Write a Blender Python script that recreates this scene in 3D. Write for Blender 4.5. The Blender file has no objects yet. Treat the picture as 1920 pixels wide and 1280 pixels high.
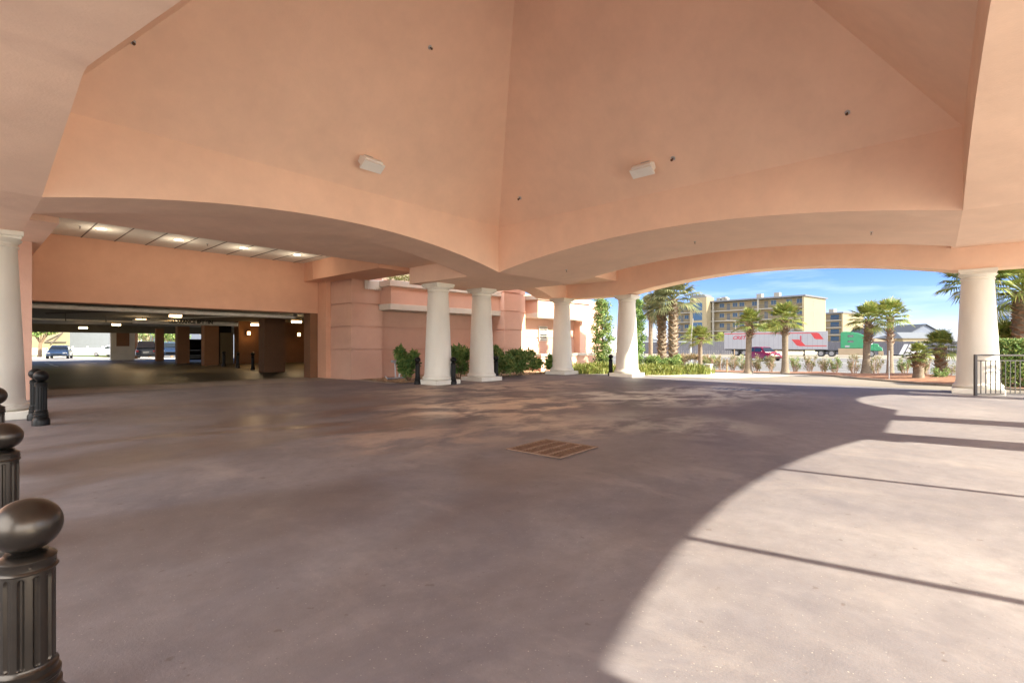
import bpy, bmesh, math, random
from mathutils import Vector, Matrix
R = math.radians
random.seed(7)
C = bpy.context.scene.collection
sc = bpy.context.scene
# ------------------------------------------------------------ camera, sky, sun, exposure
F = 960.0; EYE = 1.55; HOR = 645.0
HEAD = R(42.8)
FW = Vector((math.cos(HEAD), math.sin(HEAD))); RT = Vector((math.sin(HEAD), -math.cos(HEAD)))
cd = bpy.data.cameras.new('camera'); cam = bpy.data.objects.new('camera', cd); C.objects.link(cam)
cam.location = (0, 0, EYE); cam.rotation_euler = (R(90), 0, HEAD - R(90))
cd.sensor_width = 36; cd.lens = 18.0; cd.shift_y = 5/1920; cd.clip_start = .05; cd.clip_end = 4000
sc.camera = cam
SUN_EL = R(30); SUN_AZ = math.atan2(-.98, .19)      # direction towards the sun, in the ground plane
w = bpy.data.worlds.new('World'); sc.world = w; w.use_nodes = True
nt = w.node_tree; bg = nt.nodes['Background']
sky = nt.nodes.new('ShaderNodeTexSky'); sky.sky_type = 'NISHITA'; sky.sun_disc = False
sky.sun_elevation = SUN_EL; sky.sun_rotation = math.pi/2 - SUN_AZ
sky.air_density = .8; sky.dust_density = .1; sky.ozone_density = 3.0; sky.altitude = 1500
tc = nt.nodes.new('ShaderNodeTexCoord'); mp = nt.nodes.new('ShaderNodeMapping'); mp.inputs['Scale'].default_value = (1.2, 1.2, 9)
ns = nt.nodes.new('ShaderNodeTexNoise'); ns.inputs['Scale'].default_value = 2.6; ns.inputs['Detail'].default_value = 7; ns.inputs['Roughness'].default_value = .55
cr = nt.nodes.new('ShaderNodeValToRGB'); cr.color_ramp.elements[0].position = .5; cr.color_ramp.elements[1].position = .78
cr.color_ramp.elements[1].color = (.38, .38, .38, 1)
mx = nt.nodes.new('ShaderNodeMixRGB'); mx.inputs[2].default_value = (3.3, 3.55, 3.9, 1)
L = nt.links.new
L(tc.outputs['Generated'], mp.inputs[0]); L(mp.outputs[0], ns.inputs[0]); L(ns.outputs[0], cr.inputs[0]); L(cr.outputs[0], mx.inputs[0])
hs = nt.nodes.new('ShaderNodeHueSaturation'); hs.inputs['Saturation'].default_value = 1.22; hs.inputs['Value'].default_value = .41
L(sky.outputs[0], hs.inputs['Color']); tn = nt.nodes.new('ShaderNodeMixRGB'); tn.blend_type = 'MULTIPLY'; tn.inputs[0].default_value = 1; tn.inputs[2].default_value = (1, .84, 1, 1)
L(hs.outputs[0], tn.inputs[1]); L(tn.outputs[0], mx.inputs[1]); # added fill light: bright cloud bank in the unseen sky behind the photographer
vm = nt.nodes.new('ShaderNodeVectorMath'); vm.operation = 'DOT_PRODUCT'; vm.inputs[1].default_value = (-.72, -.66, .12); L(tc.outputs['Generated'], vm.inputs[0])
n2 = nt.nodes.new('ShaderNodeTexNoise'); n2.inputs['Scale'].default_value = 1.8; n2.inputs['Detail'].default_value = 6; L(tc.outputs['Generated'], n2.inputs[0])
ad = nt.nodes.new('ShaderNodeMath'); ad.operation = 'ADD'; L(vm.outputs['Value'], ad.inputs[0]); L(n2.outputs[0], ad.inputs[1])
r2 = nt.nodes.new('ShaderNodeMapRange'); r2.inputs['From Min'].default_value = .55; r2.inputs['From Max'].default_value = .95; L(ad.outputs[0], r2.inputs[0])
m2 = nt.nodes.new('ShaderNodeMixRGB'); m2.inputs[2].default_value = (11, 10.9, 10.9, 1); L(r2.outputs[0], m2.inputs[0]); L(mx.outputs[0], m2.inputs[1])
L(m2.outputs[0], bg.inputs[0]); bg.inputs[1].default_value = .13
sl = bpy.data.lights.new('sun', 'SUN'); sl.energy = 4.4; sl.angle = R(.5); sl.color = (1, .91, .72)
so = bpy.data.objects.new('sun', sl); C.objects.link(so)
sdir = Vector((math.cos(SUN_AZ)*math.cos(SUN_EL), math.sin(SUN_AZ)*math.cos(SUN_EL), math.sin(SUN_EL)))
so.rotation_euler = sdir.to_track_quat('Z', 'Y').to_euler(); so.location = (0, -20, 30)
sc.view_settings.view_transform = 'Standard'; sc.view_settings.look = 'None'
sc.view_settings.gamma = 1; sc.view_settings.exposure = 2.15
sc.cycles.diffuse_bounces = 8; sc.cycles.max_bounces = 12

# ------------------------------------------------------------ placing helpers
def at(px, d, z=0):
    p = FW*d + RT*((px-960)/F*d); return Vector((p.x, p.y, z))
def gp(px, py, z=0): return at(px, (EYE-z)*F/(py-HOR), z)
RD = Vector((.245, -.9695)); NR = Vector((.9695, .245)); RO = Vector((39, 9))
def sn(s, n): return RO + RD*s + NR*n
def hz(x, y):
    n = (x-RO.x)*NR.x + (y-RO.y)*NR.y
    return -.45*min(1, max(0, (n+10)/8))
def on(v, dz=0): return Vector((v.x, v.y, hz(v.x, v.y)+dz))

# ------------------------------------------------------------ mesh helpers
class MB:
    def __init__(s): s.v = []; s.f = []; s.M = None
    def add(s, vs, fs):
        o = len(s.v)
        s.v += [tuple(s.M @ Vector(p)) if s.M else tuple(p) for p in vs]
        s.f += [tuple(i+o for i in f) for f in fs]; return s
    def box(s, x0, x1, y0, y1, z0, z1):
        return s.add([(x0,y0,z0),(x1,y0,z0),(x1,y1,z0),(x0,y1,z0),(x0,y0,z1),(x1,y0,z1),(x1,y1,z1),(x0,y1,z1)],
                     [(0,3,2,1),(4,5,6,7),(0,1,5,4),(1,2,6,5),(2,3,7,6),(3,0,4,7)])
    def prism(s, pts, y0, y1, tri=None):            # (x,z) outline extruded along y
        n = len(pts); vs = [(p[0], y0, p[1]) for p in pts] + [(p[0], y1, p[1]) for p in pts]
        fs = [tuple(range(n)), tuple(range(2*n-1, n-1, -1))] + [(i, i+n, (i+1) % n+n, (i+1) % n) for i in range(n)]
        return s.add(vs, fs)
    def tube(s, a, b, r, r2=None, n=8):
        a = Vector(a); b = Vector(b); r2 = r if r2 is None else r2
        q = (b-a).to_track_quat('Z', 'Y'); vs = []
        for p, rr in ((a, r), (b, r2)):
            for i in range(n):
                t = 2*math.pi*i/n; vs.append(p + q @ Vector((rr*math.cos(t), rr*math.sin(t), 0)))
        return s.add(vs, [(i, (i+1) % n, (i+1) % n+n, i+n) for i in range(n)] + [tuple(range(n-1, -1, -1)), tuple(range(n, 2*n))])
    def lathe(s, prof, n=32, rf=None):              # prof: (r, z)
        vs = []; fs = []
        for (r, z) in prof:
            for i in range(n):
                t = 2*math.pi*i/n; rr = rf(r, z, t) if rf else r
                vs.append((rr*math.cos(t), rr*math.sin(t), z))
        for k in range(len(prof)-1):
            for i in range(n):
                j = (i+1) % n; fs.append((k*n+i, k*n+j, k*n+n+j, k*n+n+i))
        fs.append(tuple(range(n-1, -1, -1))); fs.append(tuple(range((len(prof)-1)*n, len(prof)*n)))
        return s.add(vs, fs)
    def build(s, name, m, parent=None, smooth=False, loc=None, bevel=0):
        me = bpy.data.meshes.new(name); me.from_pydata(s.v, [], s.f); me.update()
        if smooth:
            for p in me.polygons: p.use_smooth = True
            try: me.set_sharp_from_angle(angle=R(35))
            except Exception: pass
        me.materials.append(m)
        o = bpy.data.objects.new(name, me); C.objects.link(o)
        if parent: o.parent = parent
        if loc is not None: o.location = loc
        if bevel:
            b = o.modifiers.new('bevel', 'BEVEL'); b.width = bevel; b.segments = 2; b.limit_method = 'ANGLE'
        return o
def tag(o, label=None, cat=None, group=None, kind=None):
    if label: o['label'] = label
    if cat: o['category'] = cat
    if group: o['group'] = group
    if kind: o['kind'] = kind
    return o
def empty(name, loc=(0,0,0), rz=0, label=None, cat=None, group=None):
    o = bpy.data.objects.new(name, None); C.objects.link(o); o.location = loc; o.rotation_euler = (0, 0, rz)
    o.empty_display_size = .2
    return tag(o, label, cat, group)
def kids(o): return [c for c in bpy.data.objects if c.parent == o]
def dup(root, loc, rz=0, label=None, group=None, scale=None):
    r = root.copy(); C.objects.link(r); r.location = loc; r.rotation_euler = (0, 0, rz)
    if scale is not None: r.scale = scale if hasattr(scale, '__len__') else (scale,)*3
    if label: r['label'] = label
    if group: r['group'] = group
    for ch in kids(root):
        c = ch.copy(); C.objects.link(c); c.parent = r
        for g in kids(ch):
            d = g.copy(); C.objects.link(d); d.parent = c
    return r
def text_mesh(name, txt, size, m, depth=.002, parent=None, shear=0, bold=0):
    cu = bpy.data.curves.new(name, 'FONT'); cu.body = txt; cu.size = size; cu.extrude = depth; cu.align_x = 'CENTER'; cu.align_y = 'CENTER'; cu.shear = shear; cu.offset = bold
    tmp = bpy.data.objects.new(name+'_tmp', cu); C.objects.link(tmp)
    bpy.context.view_layer.update()
    me = bpy.data.meshes.new_from_object(tmp.evaluated_get(bpy.context.evaluated_depsgraph_get()))
    bpy.data.objects.remove(tmp); me.materials.clear(); me.materials.append(m)
    o = bpy.data.objects.new(name, me); C.objects.link(o)
    if parent: o.parent = parent
    return o

# ------------------------------------------------------------ materials
def mat(name, col, rough=.8, var=.08, scale=2.0, bump=0, bscale=60, metal=0, col2=None, emit=None, spec=None, island=None, detail=5, coord='Object', stretch=None):
    m = bpy.data.materials.new(name); m.use_nodes = True; t = m.node_tree; b = t.nodes['Principled BSDF']
    b.inputs['Roughness'].default_value = rough; b.inputs['Metallic'].default_value = metal
    if spec is not None: b.inputs['Specular IOR Level'].default_value = spec
    c4 = (*col, 1)
    if emit:
        b.inputs['Emission Color'].default_value = c4; b.inputs['Emission Strength'].default_value = emit
    tc = t.nodes.new('ShaderNodeTexCoord'); src = tc.outputs[coord]
    if stretch:
        mpp = t.nodes.new('ShaderNodeMapping'); mpp.inputs['Scale'].default_value = stretch; t.links.new(src, mpp.inputs[0]); src = mpp.outputs[0]
    n = t.nodes.new('ShaderNodeTexNoise'); n.inputs['Scale'].default_value = scale; n.inputs['Detail'].default_value = detail; n.inputs['Roughness'].default_value = .6
    t.links.new(src, n.inputs[0])
    r = t.nodes.new('ShaderNodeValToRGB'); r.color_ramp.elements[0].position = .3; r.color_ramp.elements[1].position = .7
    c2 = col2 or tuple(min(1, c*(1+var)) for c in col); c1 = col if col2 else tuple(c*(1-var) for c in col)
    r.color_ramp.elements[0].color = (*c1, 1); r.color_ramp.elements[1].color = (*c2, 1)
    t.links.new(n.outputs[0], r.inputs[0]); out = r.outputs[0]
    if island:
        g = t.nodes.new('ShaderNodeNewGeometry'); ir = t.nodes.new('ShaderNodeValToRGB'); els = ir.color_ramp.elements
        while len(els) < len(island): els.new(.5)
        for i, cc in enumerate(island):
            els[i].position = i/(len(island)-1); els[i].color = (*cc, 1)
        t.links.new(g.outputs['Random Per Island'], ir.inputs[0])
        mm = t.nodes.new('ShaderNodeMixRGB'); mm.inputs[0].default_value = .65
        t.links.new(out, mm.inputs[1]); t.links.new(ir.outputs[0], mm.inputs[2]); out = mm.outputs[0]
    t.links.new(out, b.inputs['Base Color'])
    if bump:
        n2 = t.nodes.new('ShaderNodeTexNoise'); n2.inputs['Scale'].default_value = bscale; n2.inputs['Detail'].default_value = 4
        t.links.new(tc.outputs[coord], n2.inputs[0])
        bp = t.nodes.new('ShaderNodeBump'); bp.inputs['Strength'].default_value = bump; bp.inputs['Distance'].default_value = .01
        t.links.new(n2.outputs[0], bp.inputs['Height']); t.links.new(bp.outputs[0], b.inputs['Normal'])
    return m
M = {}
def stucco(name, col, var=.07, und=.12):
    m = mat(name, col, .9, var, .45, .35, 35, detail=9)
    t = m.node_tree; b = t.nodes['Principled BSDF']
    # gentle trowel undulation under the fine grain
    bp = [n for n in t.nodes if n.type == 'BUMP'][0]
    tc = [n for n in t.nodes if n.type == 'TEX_COORD'][0]
    n3 = t.nodes.new('ShaderNodeTexNoise'); n3.inputs['Scale'].default_value = .9; n3.inputs['Detail'].default_value = 2
    t.links.new(tc.outputs['Object'], n3.inputs[0])
    n4 = t.nodes.new('ShaderNodeTexNoise'); n4.inputs['Scale'].default_value = 2.3; n4.inputs['Detail'].default_value = 9; n4.inputs['Roughness'].default_value = .7
    t.links.new(tc.outputs['Object'], n4.inputs[0])
    mr = t.nodes.new('ShaderNodeMapRange'); mr.inputs['From Min'].default_value = .3; mr.inputs['From Max'].default_value = .7; mr.inputs['To Min'].default_value = .96; mr.inputs['To Max'].default_value = 1.03
    t.links.new(n4.outputs[0], mr.inputs[0]); vm_ = t.nodes.new('ShaderNodeVectorMath'); vm_.operation = 'SCALE'
    t.links.new(b.inputs['Base Color'].links[0].from_socket, vm_.inputs[0]); t.links.new(mr.outputs[0], vm_.inputs['Scale']); t.links.new(vm_.outputs[0], b.inputs['Base Color'])
    b2 = t.nodes.new('ShaderNodeBump'); b2.inputs['Strength'].default_value = .55; b2.inputs['Distance'].default_value = und
    t.links.new(n3.outputs[0], b2.inputs['Height']); t.links.new(b2.outputs[0], bp.inputs['Normal'])
    return m
M['peach'] = stucco('peach_stucco', (.87, .625, .475))
M['terra'] = stucco('terracotta_stucco', (.66, .375, .25), und=.03)
M['pink'] = stucco('pink_stucco', (.60, .375, .285), und=.012)
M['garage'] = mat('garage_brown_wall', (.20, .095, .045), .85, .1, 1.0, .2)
M['cream'] = mat('cream_column_plaster', (.74, .72, .64), .75, .07, 1.6, .2, 50, stretch=(1, 1, .35))
M['white'] = mat('white_trim', (.58, .55, .48), .7, .05, 3)
M['floodw'] = mat('white_lamp_housing', (.86, .86, .82), .5, .04, 3)
M['pinkish'] = mat('beige_housing', (.62, .46, .36), .6, .05, 3)
M['tile'] = mat('ceiling_tile', (.74, .70, .62), .9, .05, 14, .3, 90)
M['grid'] = mat('tile_gap', (.16, .13, .11), .8)
M['bronze'] = mat('bronze_metal', (.072, .062, .052), .30, .12, 6, .03, 90, metal=.85)
M['black'] = mat('black_metal', (.006, .006, .006), .38, .1, 8, spec=.22)
M['iron'] = mat('rail_iron', (.035, .03, .03), .45)
M['rust'] = mat('rusty_iron', (.10, .045, .022), .75, .2, 14, .4, 60, col2=(.20, .11, .065), metal=.2)
M['rust2'] = mat('worn_rusty_rim', (.22, .14, .095), .7, .2, 9, .3, 60)
M['bluep'] = mat('worn_blue_paint', (.10, .17, .30), .6, .2, 6)
M['hole'] = mat('dark_pit', (.008, .006, .005), .95)
M['steel'] = mat('galvanised_steel', (.48, .52, .56), .4, .1, 5, metal=.6)
M['pipe'] = mat('pale_pipe', (.78, .72, .60), .6, .1, 5)
M['dkpipe'] = mat('dark_pipe', (.06, .045, .035), .6)
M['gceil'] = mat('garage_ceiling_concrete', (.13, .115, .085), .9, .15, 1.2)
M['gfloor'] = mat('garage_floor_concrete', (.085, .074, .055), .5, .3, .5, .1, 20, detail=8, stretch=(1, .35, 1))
M['apron'] = mat('apron_concrete', (.30, .27, .24), .8, .12, 1.2, .1)
M['mulch'] = mat('pine_mulch', (.10, .042, .022), .95, .3, 3, 1.0, 30, col2=(.28, .13, .065), detail=9)
M['pebble'] = mat('straw_and_pebbles', (.22, .13, .07), .95, .2, 14, 1.0, 50, col2=(.5, .36, .22))
M['asphalt'] = mat('sunlit_asphalt', (.095, .092, .093), .9, .12, .3, .2, 20, detail=8)
M['sand'] = mat('sandy_concrete', (.60, .54, .45), .9, .12, .08, .1, 5, detail=9)
M['drive'] = mat('drive_concrete', (.19, .165, .135), .85, .12, .35, .2, 40, detail=8)
M['verge'] = mat('verge_concrete', (.19, .165, .13), .9, .15, .3, .1, 5, detail=8)
M['paintw'] = mat('worn_white_paint', (.62, .62, .6), .7, .1, 5)
M['towerw'] = mat('tower_pale_blue', (.15, .175, .22), .8, .05, .2)
M['glass'] = mat('window_glass', (.02, .05, .10), .3, .1, 2, spec=.25)
M['dkglass'] = mat('car_glass', (.015, .02, .025), .05, .1, 2, spec=.8)
M['bcream'] = mat('far_cream_wall', (.155, .128, .078), .85, .06, .15)
M['bshade'] = mat('far_beige_wall', (.17, .135, .078), .85, .06, .2)
M['btrim'] = mat('far_white_trim', (.17, .16, .14), .8)
M['roofm'] = mat('dark_roof_edge', (.07, .075, .085), .7)
M['greyroof'] = mat('grey_shingle', (.045, .052, .066), .9, .15, 3)
M['bluesid'] = mat('blue_grey_siding', (.08, .095, .13), .85, .05, 1)
M['greysid'] = mat('grey_siding', (.09, .10, .115), .85, .06, 2)
M['fence'] = mat('weathered_fence', (.07, .07, .085), .9, .2, 3, stretch=(6, 6, .5))
M['wood'] = mat('weathered_wood', (.34, .23, .13), .85, .2, 6)
M['truckw'] = mat('trailer_white', (.165, .165, .185), .5, .04, .6)
M['red'] = mat('red_paint', (.24, .005, .008), .5, .1, 2)
M['maroon'] = mat('maroon_lettering', (.20, .012, .03), .5, .05, 2)
M['green'] = mat('truck_green', (.002, .13, .052), .35, .08, 1.5)
M['tan'] = mat('tan_skirt', (.19, .14, .085), .5, .08, 1)
M['chrome'] = mat('chrome', (.6, .6, .6), .2, .05, 2, metal=1)
M['rubber'] = mat('tyre_rubber', (.015, .015, .015), .8)
M['rim'] = mat('alloy_rim', (.14, .14, .15), .4, .05, 2, metal=.5)
M['carred'] = mat('car_magenta_red', (.12, .006, .02), .22, .08, 1)
M['carblue'] = mat('car_blue', (.05, .085, .15), .22, .08, 1)
M['carblack'] = mat('car_black', (.008, .010, .016), .15, .08, 1, spec=.7)
M['carwhite'] = mat('car_white', (.65, .67, .7), .3, .05, 1)
M['tail'] = mat('tail_lamp', (.35, .01, .01), .3)
M['lampglass'] = mat('headlamp_glass', (.6, .6, .6), .2)
M['trunk'] = mat('palm_trunk', (.10, .077, .053), .95, .2, 6, .9, 14, col2=(.20, .16, .12), stretch=(1, 1, 3))
M['boots'] = mat('palm_boots', (.20, .12, .075), .9, .25, 5, .5, 20, island=[(.07, .04, .025), (.17, .11, .07), (.30, .24, .17)])
M['bark'] = mat('shrub_bark', (.14, .095, .06), .95, .2, 10, .5, 30)
M['bark2'] = mat('grey_twigs', (.32, .23, .17), .95, .2, 10)
def leaf(name, a, b, c):
    m = mat(name, a, .6, .15, .8, col2=b, island=[a, b, c]); t = m.node_tree; p = t.nodes['Principled BSDF']
    tr = t.nodes.new('ShaderNodeBsdfTranslucent'); ms = t.nodes.new('ShaderNodeMixShader'); ms.inputs[0].default_value = .25
    t.links.new(p.inputs['Base Color'].links[0].from_socket, tr.inputs[0])
    o = [n for n in t.nodes if n.type == 'OUTPUT_MATERIAL'][0]
    t.links.new(p.outputs[0], ms.inputs[1]); t.links.new(tr.outputs[0], ms.inputs[2]); t.links.new(ms.outputs[0], o.inputs[0])
    return m
M['palm'] = leaf('palm_green', (.065, .115, .018), (.155, .185, .032), (.31, .26, .075))
M['palmb'] = leaf('palm_grey_green', (.08, .105, .045), (.145, .16, .07), (.25, .215, .10))
M['leafd'] = leaf('dark_leaf', (.05, .13, .035), (.15, .27, .06), (.42, .45, .14))
M['leafm'] = leaf('mid_leaf', (.06, .13, .03), (.15, .25, .06), (.40, .38, .13))
M['leafl'] = leaf('olive_leaf', (.10, .12, .04), (.17, .17, .07), (.3, .22, .11))
M['grassy'] = leaf('yellow_green_blade', (.10, .15, .025), (.21, .24, .045), (.38, .33, .11))
M['leafr'] = leaf('dry_bush_leaf', (.13, .12, .05), (.24, .17, .08), (.34, .2, .12))

# forecourt concrete: mauve-brown with pale painted-in reflections and dark damp stains of their own shape
def forecourt_mat():
    m = bpy.data.materials.new('forecourt_concrete'); m.use_nodes = True; t = m.node_tree; b = t.nodes['Principled BSDF']
    l = t.links.new; tc = t.nodes.new('ShaderNodeTexCoord'); O = tc.outputs['Object']
    def noise(scale, det=6, rough=.6, sx=(1, 1, 1), dist=0, loc=(0, 0, 0)):
        mp = t.nodes.new('ShaderNodeMapping'); mp.inputs['Scale'].default_value = sx; mp.inputs['Location'].default_value = loc; l(O, mp.inputs[0])
        n = t.nodes.new('ShaderNodeTexNoise'); n.inputs['Scale'].default_value = scale; n.inputs['Detail'].default_value = det
        n.inputs['Roughness'].default_value = rough; n.inputs['Distortion'].default_value = dist; l(mp.outputs[0], n.inputs[0]); return n.outputs[0]
    def ramp(v, p0, p1, c0=(0, 0, 0), c1=(1, 1, 1)):
        r = t.nodes.new('ShaderNodeValToRGB'); e = r.color_ramp.elements; e[0].position = p0; e[1].position = p1
        e[0].color = (*c0, 1); e[1].color = (*c1, 1); l(v, r.inputs[0]); return r.outputs[0]
    def mixc(f, a, bb, k=1):
        x = t.nodes.new('ShaderNodeMixRGB'); 
        if k != 1:
            q = t.nodes.new('ShaderNodeMath'); q.operation = 'MULTIPLY'; q.inputs[1].default_value = k; l(f, q.inputs[0]); f = q.outputs[0]
        l(f, x.inputs[0]); l(a, x.inputs[1])
        if isinstance(bb, tuple): x.inputs[2].default_value = (*bb, 1)
        else: l(bb, x.inputs[2])
        return x.outputs[0]
    def near(cx, cy, r, sx=1, sy=1):                  # 1 at a spot of the floor, 0 at radius r
        mp = t.nodes.new('ShaderNodeMapping'); mp.inputs['Location'].default_value = (-cx*sx, -cy*sy, 0); mp.inputs['Scale'].default_value = (sx, sy, 0); l(O, mp.inputs[0])
        v = t.nodes.new('ShaderNodeVectorMath'); v.operation = 'LENGTH'; l(mp.outputs[0], v.inputs[0])
        mr = t.nodes.new('ShaderNodeMapRange'); mr.inputs['From Min'].default_value = 0; mr.inputs['From Max'].default_value = r
        mr.inputs['To Min'].default_value = 1; mr.inputs['To Max'].default_value = 0; l(v.outputs['Value'], mr.inputs[0]); return mr.outputs[0]
    def mul(a, bb, op='MULTIPLY'):
        q = t.nodes.new('ShaderNodeMath'); q.operation = op; l(a, q.inputs[0])
        if isinstance(bb, (int, float)): q.inputs[1].default_value = bb
        else: l(bb, q.inputs[1])
        return q.outputs[0]
    col = ramp(noise(.35, 9, .68, dist=.6), .36, .66, (.124, .116, .134), (.262, .242, .246))
    col = mixc(ramp(noise(1.3, 9, .75), .42, .68), col, (.195, .175, .175), .75)
    col = mixc(ramp(noise(4.5, 9, .72, loc=(7, 2, 0)), .40, .66), col, (.118, .106, .115), .42)
    col = mixc(ramp(noise(.9, 8, .7, (1, .6, 1), .4, (11, 3, 0)), .55, .72), col, (.30, .268, .255), .55)
    # dark damp drifts
    dk = mul(ramp(noise(.5, 5, .5, (.55, 1, 1), 1.0, (3, 1, 0)), .42, .60), near(4.5, 9.5, 9, .8, 1))
    col = mixc(dk, col, (.075, .05, .04), .9)
    # pale floor reflections painted into the colour, round the drain and towards the drive
    pale_refl = ramp(noise(.9, 8, .62, (.8, 1.1, 1), .25, (0, 4, 0)), .44, .58)
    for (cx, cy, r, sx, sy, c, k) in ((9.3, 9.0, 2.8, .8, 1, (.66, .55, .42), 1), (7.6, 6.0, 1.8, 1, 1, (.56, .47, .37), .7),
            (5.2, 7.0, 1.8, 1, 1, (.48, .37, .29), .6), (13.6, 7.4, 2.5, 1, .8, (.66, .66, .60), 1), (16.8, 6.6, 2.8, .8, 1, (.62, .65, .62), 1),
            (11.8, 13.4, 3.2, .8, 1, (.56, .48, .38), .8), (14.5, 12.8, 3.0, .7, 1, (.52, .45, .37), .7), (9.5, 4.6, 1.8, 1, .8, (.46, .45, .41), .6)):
        col = mixc(mul(pale_refl, mul(mul(near(cx, cy, r, sx, sy), 2.0), 1.0, 'MINIMUM')), col, c, k)
    # fine speckle
    pit = ramp(noise(9, 3, .5, loc=(2, 5, 0)), .69, .73); col = mixc(pit, col, (.09, .07, .06), .55)
    sp = ramp(noise(55, 2, .5), .68, .74); col = mixc(sp, col, (.5, .46, .4), .5)
    sp2 = ramp(noise(38, 2, .5, loc=(9, 0, 0)), .70, .78); col = mixc(sp2, col, (.09, .07, .06), .5)
    l(col, b.inputs['Base Color'])
    rr = t.nodes.new('ShaderNodeMapRange'); rr.inputs['To Min'].default_value = .62; rr.inputs['To Max'].default_value = .28
    l(dk, rr.inputs[0]); l(rr.outputs[0], b.inputs['Roughness'])
    bp = t.nodes.new('ShaderNodeBump'); bp.inputs['Strength'].default_value = .25; bp.inputs['Distance'].default_value = .006
    l(noise(70, 4, .6), bp.inputs['Height']); l(bp.outputs[0], b.inputs['Normal'])
    return m
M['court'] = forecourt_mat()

# ============================================================ SETTING
def sheet(name, rows, m, kind='structure'):           # rows of equal length of 3-D points
    v = [tuple(p) for r in rows for p in r]; k = len(rows[0]); f = []
    for i in range(len(rows)-1):
        for j in range(k-1): f.append((i*k+j, (i+1)*k+j, (i+1)*k+j+1, i*k+j+1))
    b = MB(); b.add(v, f); o = b.build(name, m); o['kind'] = kind; return o
nl = [-1500, -200, -60, -30, -20, -14, -10, -8, -6, -4, -2, 2, 20, 60, 200, 800, 2500]; sl_ = [-2500, -600, -200, -80, -40, -20, 0, 20, 40, 80, 200, 600, 2500]
def snz(s, n, dz=0):
    p = sn(s, n); return (p.x, p.y, hz(p.x, p.y)+dz)
sheet('ground', [[snz(s, n, -.012) for n in nl] for s in sl_][::-1], M['sand'])
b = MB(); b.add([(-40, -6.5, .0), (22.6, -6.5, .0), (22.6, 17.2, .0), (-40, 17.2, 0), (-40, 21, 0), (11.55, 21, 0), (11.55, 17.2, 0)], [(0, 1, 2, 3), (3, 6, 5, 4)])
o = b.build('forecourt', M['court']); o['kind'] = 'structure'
# drive between the canopy and the planting strip
n0 = lambda x, y: ((x-RO.x)*NR.x + (y-RO.y)*NR.y, (x-RO.x)*RD.x + (y-RO.y)*RD.y)
edge = [(33.5, 17.5), (32.4, 15), (31.9, 13.6), (31.6, 11), (30.9, 8.7), (29, 6), (26.9, 3.9), (24.9, 1.3), (23.9, -1.5), (23.7, -8)]
b = MB(); k = len(edge)
ev = [(22.6, y, .004) for (x, y) in edge] + [(x+.3, y, hz(x, y)+.004) for (x, y) in edge]
b.add(ev, [(i, i+k, i+k+1, i+1) for i in range(k-1)]); o = b.build('drive', M['drive']); o['kind'] = 'structure'
rows = []
for (x, y) in edge:
    n, s = n0(x, y); r = []
    for i in range(31):
        t = i/30; nn = n + (1.2-n)*t; r.append(snz(s, nn, .02 + .22*math.sin(math.pi*min(1, t*1.1))*(.7+.3*math.sin(s*1.7)) if .02 < t < .93 else -.01))
    rows.append(r)
sheet('mulch_bed', rows, M['mulch'])
b = MB()
for i in range(k-1):                                    # kerb stone of the bed
    (x0, y0), (x1, y1) = edge[i], edge[i+1]; a = Vector((x0, y0, 0)); c = Vector((x1, y1, 0)); d = (c-a).normalized(); q = Vector((-d.y, d.x, 0))*.09
    z0, z1 = hz(x0, y0), hz(x1, y1)
    b.add([a-q+Vector((0,0,z0-.05)), c-q+Vector((0,0,z1-.05)), c+q+Vector((0,0,z1-.05)), a+q+Vector((0,0,z0-.05)),
           a-q+Vector((0,0,z0+.07)), c-q+Vector((0,0,z1+.07)), c+q+Vector((0,0,z1+.07)), a+q+Vector((0,0,z0+.07))],
          [(0,3,2,1),(4,5,6,7),(0,1,5,4),(2,3,7,6),(1,2,6,5),(3,0,4,7)])
o = b.build('kerb', M['drive']); o['kind'] = 'structure'
sheet('road', [[snz(s, n, .0) for n in (2, 24, 46)] for s in (600, 200, 60, 0, -60, -200, -600)], M['asphalt'])
b = MB()
for n in (3.2, 23.8, 24.2, 44.8):
    b.add([snz(-300, n-.07, .006), snz(300, n-.07, .006), snz(300, n+.07, .006), snz(-300, n+.07, .006)], [(0, 1, 2, 3)])
o = b.build('road_markings', M['paintw']); o['kind'] = 'structure'
sheet('far_verge', [[snz(s, n, .0) for n in (46.1, 80)] for s in (600, 60, -60, -600)], M['verge'])
# garage floor and its pale threshold strip
b = MB(); b.add([(-14, 21, .004), (11.35, 21, .004), (11.35, 23.4, .004), (-14, 23.4, .004)], [(0, 1, 2, 3)]); o = b.build('threshold_strip', M['apron']); o['kind'] = 'structure'
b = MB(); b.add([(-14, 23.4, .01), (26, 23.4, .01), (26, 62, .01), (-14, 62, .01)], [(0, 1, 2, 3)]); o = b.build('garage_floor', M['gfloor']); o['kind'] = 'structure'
# planted bed between canopy and hotel
b = MB(); b.add([(11.9, 16.95, .012), (22.8, 17.4, .012), (34, 17.4, .012), (34, 24, .012), (11.9, 24, .012)], [(0, 1, 2, 3, 4)]); o = b.build('planting_bed', M['pebble']); o['kind'] = 'structure'

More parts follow.
